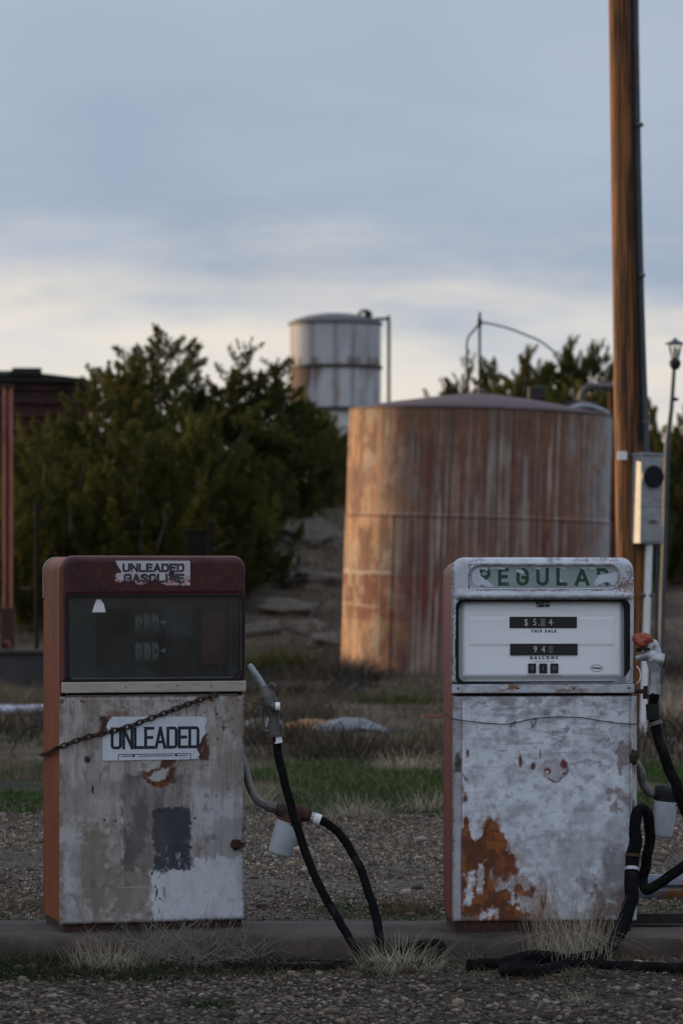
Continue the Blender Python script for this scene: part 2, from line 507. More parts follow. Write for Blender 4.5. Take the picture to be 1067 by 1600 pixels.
# ---- concrete pump island with worn edges
kx = np.linspace(-6, 6, 1501)
prof = [(YK + .02, -.05), (YK, .0), (YK, .05), (YK + .002, .095), (YK + .012, .114), (YK + .03, .12), (YK + .2, .121), (YK + .45, .121), (YK + .62, .12), (YK + .66, .10), (YK + .66, -.05)]
KV = []
for j, (yy, zz) in enumerate(prof):
    n = fbm(kx * 3 + j, kx * 0 + j * .7, 4) - .5; n2 = fbm(kx * 14, kx * 0 + j, 3) - .5
    chip = ss(.62, .78, fbm(kx * 4.2 + 20, kx * 0 + 3.3, 3)) if j in (3, 4, 5) else 0
    KV.append(np.stack([kx, yy + (j < 5) * .015 * sum(np.exp(-((kx - q_) / .007) ** 2) for q_ in (-1.9, .13, 1.75)) + .014 * n + .006 * n2 + chip * .012, np.full_like(kx, zz) + .006 * n2 - chip * .016 - (zz > .05) * .012 * sum(np.exp(-((kx - q_ - .02 * (fbm(kx * 0 + j * .8, kx * 0 + q_, 2) - .5)) / .006) ** 2) for q_ in (-1.9, .13, 1.75))], -1))
KV = np.array(KV)
idx = np.arange(KV.shape[0] * KV.shape[1]).reshape(KV.shape[:2])
kf = np.stack([idx[:-1, :-1], idx[:-1, 1:], idx[1:, 1:], idx[1:, :-1]], -1).reshape(-1, 4)
k = npmesh('kerb', KV.reshape(-1, 3), kf, M['concrete'], smooth=True)
tag(k, 'low weathered concrete island carrying both fuel pumps', 'kerb', kind='structure')

# ---- pebbles
ICO_T = (1 + 5 ** .5) / 2
ICO_V = np.array([(-1, ICO_T, 0), (1, ICO_T, 0), (-1, -ICO_T, 0), (1, -ICO_T, 0), (0, -1, ICO_T), (0, 1, ICO_T), (0, -1, -ICO_T), (0, 1, -ICO_T), (ICO_T, 0, -1), (ICO_T, 0, 1), (-ICO_T, 0, -1), (-ICO_T, 0, 1)]) / 1.9
ICO_F = np.array([(0, 11, 5), (0, 5, 1), (0, 1, 7), (0, 7, 10), (0, 10, 11), (1, 5, 9), (5, 11, 4), (11, 10, 2), (10, 7, 6), (7, 1, 8), (3, 9, 4), (3, 4, 2), (3, 2, 6), (3, 6, 8), (3, 8, 9), (4, 9, 5), (2, 4, 11), (6, 2, 10), (8, 6, 7), (9, 8, 1)])


def pebbles(name, x, y, smin, smax, label, seed, tone=1.0):
    r = np.random.default_rng(seed); n = len(x)
    z = hgt(x, y)
    s = smin + (smax - smin) * r.random(n) ** 3
    ang = r.random(n) * 6.283
    OV = np.array([(1, 0, 0), (-1, 0, 0), (0, 1, 0), (0, -1, 0), (0, 0, 1), (0, 0, -1.)])
    OF = np.array([(0, 2, 4), (2, 1, 4), (1, 3, 4), (3, 0, 4), (2, 0, 5), (1, 2, 5), (3, 1, 5), (0, 3, 5)])
    BV, BF = (ICO_V, ICO_F) if n < 60000 else (OV, OF)
    nb = len(BV)
    v = BV[None] * (1 + .5 * (r.random((n, nb, 1)) - .5)) * np.stack([s * (.8 + .6 * r.random(n)), s, s * (.45 + .3 * r.random(n))], -1)[:, None, :]
    c, sn = np.cos(ang)[:, None], np.sin(ang)[:, None]
    vx = v[..., 0] * c - v[..., 1] * sn; vy = v[..., 0] * sn + v[..., 1] * c
    v = np.stack([vx + x[:, None], vy + y[:, None], v[..., 2] + (z + s * .15)[:, None]], -1)
    f = (BF[None] + (np.arange(n) * nb)[:, None, None]).reshape(-1, 3)
    t = r.random((n, 1)); hue = r.random((n, 1))
    base = np.array([.105, .074, .048]) * (1 - hue) + np.array([.090, .074, .060]) * hue
    colr = tone * base * (.45 + 2.3 * t ** 2.4) * (1 + 1.2 * (r.random((n, 1)) > .94))
    pale = r.random((n, 1)) > .86
    colr = np.where(pale, tone * np.array([.27, .228, .18]) * (.6 + .8 * r.random((n, 1))), colr)
    colr = np.repeat(colr, nb, 0)
    o = npmesh(name, v.reshape(-1, 3), f, M['pebble'], colr)
    tag(o, label, 'gravel', kind='stuff')
    return o


def scatter(n, y0, y1, seed, half=1.35):
    n = int(n * 1.45); half *= 1.45
    r = np.random.default_rng(seed)
    y = (y0 ** 2 + (y1 ** 2 - y0 ** 2) * r.random(n)) ** .5
    x = (r.random(n) * 2 - 1) * (y * .1026 * half)
    return x, y


x, y = scatter(36000, 10.6, 12.82, 11)
dens = ss(.30, .5, fbm(x * 1.7, y * 2.2, 3)) * (1 - .75 * ss(12.35, 12.6, y))
kq = np.random.default_rng(5).random(len(x)) < .25 + .75 * dens
pebbles('gravel', x[kq], y[kq], .003, .0135, 'grey brown gravel in front of the kerb', 1, .62)
x, y = scatter(120000, 13.5, 20.2, 12)
dens = ss(.36, .56, fbm(x * 1.1, y * .8, 4)) * (1 - ss(18.6, 20.2, y + 1.5 * (fbm(x, y, 3) - .5))) * (.15 + .85 * ss(13.7, 14.1, y))
kq = np.random.default_rng(6).random(len(x)) < .08 + .92 * dens
pebbles('gravel', x[kq], y[kq], .004, .0135, 'grey brown gravel between the pumps and the green grass', 2)


x, y = scatter(260, 10.8, 12.75, 15); pebbles('stones', x, y, .012, .030, 'larger stones lying in the foreground gravel', 3, .75)
x, y = scatter(420, 13.6, 19.5, 16); pebbles('stones', x, y, .014, .034, 'larger stones lying in the gravel behind the pumps', 4)


# ------------------------------------------------------------------ grass blades
def blades(x, y, h, lean, width, cols, seed, z=None, seg=3, curl=.6, az=None):
    """curved tapering ribbons; returns verts, faces, colours"""
    r = np.random.default_rng(seed); n = len(x)
    z = hgt(x, y) - .004 if z is None else z
    az = r.random(n) * 6.283 if az is None else az
    t = np.linspace(0, 1, seg + 1)
    out = lean[:, None] * h[:, None] * (t[None] * (1 - curl) + curl * t[None] ** 2)
    up = h[:, None] * (t[None] - .35 * np.minimum(lean, 1.5)[:, None] * t[None] ** 2 * curl)
    wob = (r.random((n, seg + 1)) - .5) * h[:, None] * .10
    brk_ = (r.random(n) > .72)[:, None] * np.clip(t[None] - .45, 0, 1)
    up = up - 1.3 * brk_ * h[:, None]; out = out + .8 * brk_ * h[:, None]; up = np.maximum(up, 0)
    px = x[:, None] + np.cos(az)[:, None] * out + wob
    py = y[:, None] + np.sin(az)[:, None] * out
    pz = z[:, None] + up
    wd = width[:, None] * (1 - t[None] * .8) * .5
    fa = r.random(n) * 3.1416
    sx = np.cos(fa)[:, None] * wd; sy = np.sin(fa)[:, None] * wd * .5
    v = np.stack([np.stack([px - sx, py - sy, pz], -1), np.stack([px + sx, py + sy, pz], -1)], 2)   # n, seg+1, 2, 3
    m = (seg + 1) * 2
    q = np.array([(2 * i, 2 * i + 1, 2 * i + 3, 2 * i + 2) for i in range(seg)])
    f = (q[None] + (np.arange(n) * m)[:, None, None]).reshape(-1, 4)
    return v.reshape(-1, 3), f, np.repeat(cols, m, 0)


def palette(n, a, b, seed, dark=.5):
    r = np.random.default_rng(seed); t = r.random((n, 1))
    return (np.array(a) * (1 - t) + np.array(b) * t) * (1 - dark * r.random((n, 1)))


STRAW = ((.34, .29, .20), (.46, .40, .30)); DUN = ((.105, .080, .052), (.235, .19, .125)); GREEN = ((.026, .068, .010), (.06, .135, .020)); OLIVE = ((.055, .065, .014), (.11, .115, .024))


def field(name, n, y0, y1, hmin, hmax, cols, label, cat, seed, mask=None, lean=.7, width=.004, half=1.3):
    x, y = scatter(n, y0, y1, seed, half)
    r = np.random.default_rng(seed + 100)
    if mask is not None:
        kq = r.random(len(x)) < mask(x, y)
        x, y = x[kq], y[kq]
    n = len(x)
    h = hmin + (hmax - hmin) * r.random(n) ** 1.7 * (.4 + 1.2 * fbm(x * 1.3, y * .8, 3))
    v, f, c = blades(x, y, h, lean * (.3 + r.random(n)), np.full(n, width), palette(n, *cols, seed), seed)
    return tag(npmesh(name, v, f, M['blade'], c), label, cat, kind='stuff')


field('grass', 60000, 19.3, 25.5, .025, .075, GREEN, 'short dark green grass in a strip behind the gravel', 'grass', 21,
      lambda x, y: ss(.53, .62, fbm(x * 1.1 + 3, y * .5, 4) + .14 * ss(19.2, 20.4, y) - .3 * ss(23, 25.5, y) + .20 * np.exp(-((x - .35) / .8) ** 2)), width=.007)
field('grass', 9000, 13.46, 14.1, .012, .04, GREEN, 'mossy green strip growing along the back of the kerb', 'grass', 22,
      lambda x, y: ss(.45, .62, fbm(x * 2.4, y * 3, 3)), width=.004)
field('grass', 26000, 12.25, 12.82, .015, .055, ((.014, .022, .007), (.03, .04, .012)), 'dark moss and grass along the front foot of the kerb', 'grass', 23,
      lambda x, y: ss(.46, .60, fbm(x * 1.9 + 8, y * 3, 3) - .16 * ss(.15, .3, x)), width=.004)
field('dry_grass', 60000, 24.6, 45.5, .05, .22, DUN, 'dull brown dry grass across the waste ground below the tank', 'dry grass', 24,
      lambda x, y: .06 + .94 * ss(.42, .6, fbm(x * .9, y * .3, 4)), width=.010, lean=.9)
field('scrub', 26000, 24.4, 46, .08, .34, ((.022, .019, .014), (.07, .058, .042)), 'dark patchy scrub over the waste ground below the tank', 'scrub', 30,
      lambda x, y: ss(.50, .58, fbm(x * .9 + 50, y * .22 + 4, 4)), width=.012, lean=1.0)
field('dry_grass', 70000, 45, 68, .06, .34, DUN, 'sparse dry grass over the low bank', 'dry grass', 25,
      lambda x, y: .10 + .9 * ss(.42, .56, fbm(x * .9, y * .45, 4)), width=.013, lean=.8)
field('grass', 22000, 13.9, 19.6, .010, .035, ((.016, .026, .009), (.035, .045, .016)), 'low mossy patches scattered over the gravel behind the pumps', 'grass', 19,
      lambda x, y: ss(.56, .64, fbm(x * .9 + 23, y * 1.1, 4)), width=.005)
field('dry_grass', 15000, 19.2, 26, .03, .14, DUN, 'dull dry grass between the green patches', 'dry grass', 28,
      lambda x, y: ss(.45, .62, fbm(x * .8 + 30, y * .6, 4)), width=.006, lean=1.0)
field('grass', 9000, 25, 34, .03, .10, GREEN, 'green blades among the dry grass', 'grass', 29,
      lambda x, y: ss(.52, .64, fbm(x * .7 + 13, y * .4, 4)), width=.009)
field('dry_grass', 2600, 13.6, 20, .02, .10, STRAW, 'thin dry stalks scattered over the gravel behind the pumps', 'dry grass', 26,
      lambda x, y: ss(.5, .62, fbm(x * 1.2, y * .7, 3)), width=.003)
field('dry_grass', 9000, 12.0, 12.84, .015, .06, DUN, 'dead grass litter at the foot of the kerb', 'dry grass', 27,
      lambda x, y: ss(.36, .55, fbm(x * 1.5 + 2, y * 2, 3) + .12 * ss(.2, .6, x) - .2 * ss(12.4, 12.1, y)), width=.003, lean=1.8)


def tuft(name, px, py, Y, n, h, spread, lean, cols, label, cat, seed, group=None, width=.003, curl=.5, hvar=.6, z=None, seg=4, dark=.5):
    p = P(px, py, Y); r = np.random.default_rng(seed)
    a = r.random(n) * 6.283; q = spread * r.random(n) ** .7
    x = q * np.cos(a); y = q * np.sin(a) * .7
    zz = (hgt(x + p.x, y + p.y) if z is None else np.full(n, z)) - .006
    z0 = float(zz.mean())
    hh = h * (1 - hvar * r.random(n)) * (1 - .3 * q / spread)
    az = a + (r.random(n) - .5) * 1.8
    v, f, c = blades(x, y, hh, lean * (.25 + r.random(n)), np.full(n, width), palette(n, *cols, seed, dark), seed, z=zz - z0, seg=seg, curl=curl, az=az)
    o = npmesh(name, v, f, M['blade'], c)
    o.location = (p.x, p.y, z0)
    return tag(o, label, cat, group)


FT = 'tufts of grass by the kerb'
tuft('grass_tuft', 888, 1500, 12.72, 330, .38, .17, .32, STRAW, 'tall upright pale straw tuft in front of the white pump', 'grass tuft', 31, FT, .0042, hvar=.6)
tuft('grass_tuft', 625, 1525, 12.6, 420, .19, .17, 1.0, STRAW, 'bushy straw tuft around the hose loop between the pumps', 'grass tuft', 32, FT, .0030, hvar=.8)
tuft('grass_tuft', 172, 1525, 12.62, 420, .16, .17, .7, STRAW, 'straw tuft under the corner of the orange sided pump', 'grass tuft', 33, FT, .0030, hvar=.8)
tuft('grass_tuft', 330, 1580, 11.6, 420, .045, .10, .8, ((.02, .040, .008), (.035, .065, .014)), 'small dark green clump in the foreground gravel', 'grass tuft', 34, FT, .004)
tuft('grass_tuft', 905, 1570, 11.75, 110, .06, .06, .9, STRAW, 'tiny straw tuft in front of the black hose coil', 'grass tuft', 35, FT, .0025)
tuft('grass_tuft', 30, 1505, 12.7, 260, .085, .16, .8, ((.03, .035, .016), (.10, .09, .06)), 'low dark tuft at the far left end of the kerb', 'grass tuft', 36, FT, .003)
tuft('grass_tuft', 632, 1448, 13.75, 260, .12, .15, .7, ((.13, .085, .05), (.2, .14, .085)), 'brown grass clump on the gravel beside the red pump side', 'grass tuft', 37, FT, .003)
tuft('grass_tuft', 30, 1432, 13.8, 200, .12, .22, .7, DUN, 'thin brown clump on the gravel left of the orange pump side', 'grass tuft', 38, FT, .003)
tuft('grass_tuft', 1010, 1515, 12.7, 190, .06, .26, 1.8, DUN, 'flattened dead grass heap under the right end of the kerb', 'grass tuft', 39, FT, .003)
tuft('grass_tuft', 395, 1508, 12.7, 170, .13, .13, 1.3, ((.14, .12, .09), (.26, .22, .165)), 'sparse grey tuft leaning on the kerb right of the tangled weed', 'grass tuft', 56, FT, .0026, hvar=.8)
tuft('grass_tuft', 735, 1506, 12.70, 110, .10, .08, 1.5, ((.14, .12, .09), (.26, .22, .165)), 'thin broken stalks at the kerb under the left corner of the white pump', 'grass tuft', 57, FT, .0026, hvar=.8)
tuft('grass_tuft', 85, 1512, 12.68, 320, .075, .16, .9, ((.018, .032, .008), (.045, .06, .018)), 'dark green clump against the kerb under the orange pump side', 'grass tuft', 58, FT, .0034)
tuft('grass_tuft', 470, 1520, 12.58, 380, .06, .26, .9, ((.016, .028, .008), (.04, .055, .016)), 'wide dark green clump around the hose lying between the pumps', 'grass tuft', 59, FT, .0034)
MT = 'pale grass tufts on the waste ground'
tuft('grass_tuft', 560, 1285, 19.2, 260, .19, .20, .8, STRAW, 'pale tuft at the gravel edge behind the hanging hose', 'grass tuft', 41, MT, .005)
tuft('grass_tuft', 668, 1282, 19.6, 220, .2, .17, .8, STRAW, 'pale tuft at the gravel edge against the red pump side', 'grass tuft', 42, MT, .005)
tuft('grass_tuft', 640, 1218, 23.6, 260, .26, .28, .9, STRAW, 'pale tuft growing in the green strip', 'grass tuft', 43, MT, .007)
tuft('grass_tuft', 400, 1275, 19.8, 160, .2, .16, .7, STRAW, 'pale tuft beside the pipe elbow of the left pump', 'grass tuft', 44, MT, .005)
tuft('grass_tuft', 1052, 1130, 31, 240, .5, .35, .6, STRAW, 'tall dry tuft at the foot of the utility pole', 'grass tuft', 45, MT, .01)
tuft('grass_tuft', 25, 1110, 34, 260, .42, .5, .7, DUN, 'grey dry tuft below the concrete trough', 'grass tuft', 46, MT, .01)
tuft('grass_tuft', 30, 1225, 22.5, 200, .22, .3, .8, DUN, 'dull tuft in the grass left of the orange pump side', 'grass tuft', 47, MT, .007)

# tangled dry weed in front of the left pump
r = np.random.default_rng(51)
mb = MB()
for i in range(170):
    a = r.uniform(-1.45, 1.45); L = r.uniform(.07, .27)
    x0 = r.normal(0, .16)
    d = Vector((math.sin(a), r.uniform(-.35, .1), math.cos(a) * .75 + .12))
    q = Vector((x0, r.uniform(-.05, .05), 0)); pts = [q.copy()]
    for s_ in range(5):
        d = (d + Vector((r.normal(0, .30), r.normal(0, .2), r.normal(-.05, .24)))).normalized()
        q = q + d * L / 5
        if q.z < .006: q.z = .006
        pts.append(q.copy())
        if s_ in (1, 2, 3) and r.random() < .75:
            e = (d + Vector((r.normal(0, .7), r.normal(0, .4), r.normal(.1, .4)))).normalized()
            mb.tube([q, q + e * L * .16, q + e * L * .28 + Vector((0, 0, .01))], [.0011, .0006], 3, False)
    mb.tube(pts, [.0016, .0008], 3, False)
mb.c = []
M['twig'] = mat('dead_stalks', (.21, .185, .155), .9, var=.4, vscale=15, bump=0)
p = P(285, 1510, 12.68)
o = mb.build('dry_weed', M['twig'], None, angle=0); o.location = (p.x, p.y, hz(p.x, p.y))
tag(o, 'tangled grey dry weed sprawling over the kerb below the left pump', 'weed')

# low dark bushes
BU = 'low dry bushes on the waste ground'
for i, (bx, by, Y, w, h, c, lab) in enumerate([
        (560, 1196, 25.3, .85, .30, ((.022, .02, .014), (.055, .045, .032)), 'dark low bush at the back of the green strip'),
        (450, 1172, 27.2, .6, .24, ((.03, .026, .018), (.08, .066, .046)), 'brown low bush in front of the crumpled scrap metal'),
        (430, 1035, 46, .55, .5, OLIVE, 'olive low bush at the foot of the stony bank'),
        (630, 1098, 36, .6, .22, OLIVE, 'yellow green low clump in front of the rusted tank'),
        (520, 1062, 42.5, .9, .42, ((.03, .027, .022), (.07, .06, .048)), 'dark grey brush heap under the lit edge of the tank'),
        (455, 1090, 37.5, .8, .35, ((.035, .03, .025), (.09, .078, .06)), 'grey brown brush between the nozzle and the tank'),
        (1050, 1050, 43, .9, .5, ((.03, .03, .022), (.08, .07, .055)), 'dark brush heap right of the utility pole')]):
    o = tuft('dry_bush', bx, by, Y, 900, h, w, .8, c, lab, 'bush', 60 + i, BU, .0035 * Y / 13, curl=.4, hvar=.8)


# ------------------------------------------------------------------ lettering made of strokes
def arc(cx, cy, rx, ry, a0, a1, n=8):
    return [(cx + rx * math.cos(R(a0 + (a1 - a0) * i / n)), cy + ry * math.sin(R(a0 + (a1 - a0) * i / n))) for i in range(n + 1)]


def glyph(ch, w, c):
    """polylines of a capital in a box w wide, 1 high; c = corner radius"""
    h = 1.0; q = min(c, w / 2); m = .52
    return {
        'U': [[(0, h), (0, q)] + arc(q, q, q, q, 180, 270) + arc(w - q, q, q, q, 270, 360) + [(w, h)]],
        'N': [[(0, 0), (0, h)], [(0, h), (w, 0)], [(w, 0), (w, h)]],
        'L': [[(0, h), (0, 0), (w, 0)]],
        'E': [[(w, h), (0, h), (0, 0), (w, 0)], [(0, m), (w * .85, m)]],
        'A': [[(0, 0), (w / 2, h)], [(w / 2, h), (w, 0)], [(w * .2, .28), (w * .8, .28)]],
        'D': [[(0, 0), (0, h)], [(0, h)] + arc(w - q, h - q, q, q, 90, 0) + arc(w - q, q, q, q, 0, -90) + [(0, 0)]],
        'O': [arc(q, h - q, q, q, 180, 90) + arc(w - q, h - q, q, q, 90, 0) + arc(w - q, q, q, q, 0, -90) + arc(q, q, q, q, 270, 180) + [(0, h - q)]],
        'G': [[(w, h - q * .9)] + arc(w - q, h - q, q, q, 10, 90) + arc(q, h - q, q, q, 90, 180) + arc(q, q, q, q, 180, 270) + arc(w - q, q, q, q, 270, 360) + [(w, .45), (w * .55, .45)]],
        'S': [arc(w - .5 * w, .75, .5 * w, .25, 15, 180) + arc(.5 * w, .25 + .0, .5 * w, .25, 90, -165)],
        'I': [[(w / 2, 0), (w / 2, h)]],
        'R': [[(0, 0), (0, h)], [(0, h)] + arc(w - .26, .74, .26, .26, 90, -90) + [(0, .48)], [(w * .45, .48), (w, 0)]],
    }[ch]


def lettering(text, x0, x1, z0, z1, y, sw, wl, gap, corner=.2, d=.0006, narrow={'I': .35, 'L': .85, 'E': .85}):
    """row of stroke capitals filling x0..x1, z0..z1 on the plane y; sw stroke (fraction of the height)"""
    H = z1 - z0; s = H * sw
    ws = [wl * narrow.get(ch, 1) for ch in text]
    tot = sum(ws) + gap * (len(text) - 1)
    kx = (x1 - x0 - s) / tot
    mb = MB(); cur = 0; lay = 0
    for ch, w in zip(text, ws):
        for line in glyph(ch, w, corner):
            pts = [Vector((x0 + s / 2 + (cur + a) * kx, z0 + s / 2 + b * (H - s))) for a, b in line]
            pts = [p for i, p in enumerate(pts) if i == 0 or (p - pts[i - 1]).length > 1e-5]
            n = len(pts); off = []
            for i in range(n):
                t1 = (pts[i] - pts[i - 1]).normalized() if i else (pts[1] - pts[0]).normalized()
                t2 = (pts[i + 1] - pts[i]).normalized() if i < n - 1 else t1
                t = (t1 + t2).normalized() if (t1 + t2).length > .1 else t1
                nn = Vector((-t.y, t.x)); kk = 1 / max(.5, nn.dot(Vector((-t1.y, t1.x))))
                off.append(nn * kk * s / 2)
            ext0 = (pts[0] - pts[1]).normalized() * s * .5; ext1 = (pts[-1] - pts[-2]).normalized() * s * .5
            L = [p.copy() for p in pts]; L[0] += ext0; L[-1] += ext1
            yy = y - .00012 * (lay % 3); lay += 1
            vs = [(p.x + o_.x, yy, p.y + o_.y) for p, o_ in zip(L, off)] + [(p.x - o_.x, yy, p.y - o_.y) for p, o_ in zip(L, off)]
            vs += [(a, b + d, c_) for a, b, c_ in vs]
            fs = []
            for i in range(n - 1):
                fs += [(n + i, n + i + 1, i + 1, i), (i, i + 1, 2 * n + i + 1, 2 * n + i), (n + i + 1, n + i, 3 * n + i, 3 * n + i + 1)]
            mb.add(vs, fs)
        cur += w + gap
    return mb


def font(text, x, z, y, size, mt, parent, name='lettering', spacing=1.0, shear=0, bold=0, sx=1):
    cu = bpy.data.curves.new(name, 'FONT'); cu.body = text; cu.size = size; cu.align_x = 'CENTER'; cu.align_y = 'CENTER'
    cu.space_character = spacing; cu.shear = shear; cu.offset = bold; cu.extrude = .0004
    tmp = bpy.data.objects.new(name, cu)
    me = bpy.data.meshes.new_from_object(tmp); bpy.data.objects.remove(tmp); bpy.data.curves.remove(cu)
    me.materials.clear(); me.materials.append(mt)
    o = bpy.data.objects.new(name, me); COL.objects.link(o)
    o.rotation_euler = (R(90), 0, 0); o.location = (x, y, z); o.parent = parent; o.scale = (sx, 1, 1)
    return o


# ------------------------------------------------------------------ painted panels
def paint_frame(name, out, inn, parent, paint, depth, yb, N=560, Mm=36, matl=None):
    """ring of sheet metal between two outlines; depth(x,z,dist_out,dist_in) is the front; skirts go back to yb"""
    A = resample(out, N); B = resample(inn, N)
    # start both at the bottom-left corner
    t = np.linspace(0, 1, Mm)[:, None, None]
    Q = A[None] * (1 - t) + B[None] * t
    X, Z = Q[..., 0], Q[..., 1]
    dout = np.hypot(X - A[None, :, 0], Z - A[None, :, 1]); dinn = np.hypot(X - B[None, :, 0], Z - B[None, :, 1])
    Y = depth(X, Z, dout, dinn)
    V = np.stack([X, Y, Z], -1)
    V = np.concatenate([np.stack([A[:, 0], np.full(N, yb), A[:, 1]], -1)[None], V, np.stack([B[:, 0], np.full(N, yb), B[:, 1]], -1)[None]])
    C = paint(V[..., 0], V[..., 2], np.r_[dout[:1], dout, dout[-1:]], np.r_[dinn[:1], dinn, dinn[-1:]])
    m, n = V.shape[:2]
    idx = np.arange(m * n).reshape(m, n); nx = np.roll(idx, -1, 1)
    f = np.stack([idx[:-1], nx[:-1], nx[1:], idx[1:]], -1).reshape(-1, 4)
    return npmesh(name, V.reshape(-1, 3), f, matl or M['paint'], C.reshape(-1, C.shape[-1]), parent, True)


def paint_panel(name, x0, x1, z0, z1, y0, yb, parent, paint, r=.012, nx=260, nz=330, dent=None):
    xs = np.r_[x0, x0 + r * np.array([.08, .3, .6]), np.linspace(x0 + r, x1 - r, nx), x1 - r * np.array([.6, .3, .08]), x1]
    zs = np.r_[z0, z0 + r * np.array([.08, .3, .6]), np.linspace(z0 + r, z1 - r, nz), z1 - r * np.array([.6, .3, .08]), z1]
    X, Z = np.meshgrid(xs, zs)
    d = np.minimum(np.minimum(X - x0, x1 - X), np.minimum(Z - z0, z1 - Z))
    q = np.clip(d / r, 0, 1)
    Y = y0 + r * (1 - np.sqrt(np.clip(1 - (1 - q) ** 2, 0, 1)))
    if dent is not None: Y = Y + dent(X, Z) * ss(0, .03, d)
    C = paint(X, Z)
    V = np.stack([X, Y, Z], -1)
    # skirt: one more ring at the back
    def pad(a): return np.pad(a, [(1, 1), (1, 1)] + [(0, 0)] * (a.ndim - 2), mode='edge')
    V = pad(V); C = pad(C)
    V[0, :, 1] = V[-1, :, 1] = yb; V[:, 0, 1] = V[:, -1, 1] = yb
    m, n = V.shape[:2]
    idx = np.arange(m * n).reshape(m, n)
    f = np.stack([idx[:-1, :-1], idx[:-1, 1:], idx[1:, 1:], idx[1:, :-1]], -1).reshape(-1, 4)
    return npmesh(name, V.reshape(-1, 3), f, M['paint'], C.reshape(-1, C.shape[-1]), parent, True)


def withrough(c, rgh): return np.concatenate([c, np.broadcast_to(np.asarray(rgh, float)[..., None], c.shape[:-1] + (1,))], -1)


def inrect(X, Y, x0, x1, y0, y1, s, nz=0):
    d = np.minimum(np.minimum(X - x0, x1 - X), np.minimum(Y - y0, y1 - Y)) + nz
    return ss(-s, s, d)


RUSTC = (.17, .052, .02); RUSTD = (.06, .022, .014)


def chips(X, Y, sc, lo, hi): return ss(lo, hi, fbm(X * sc, Y * sc, 3))


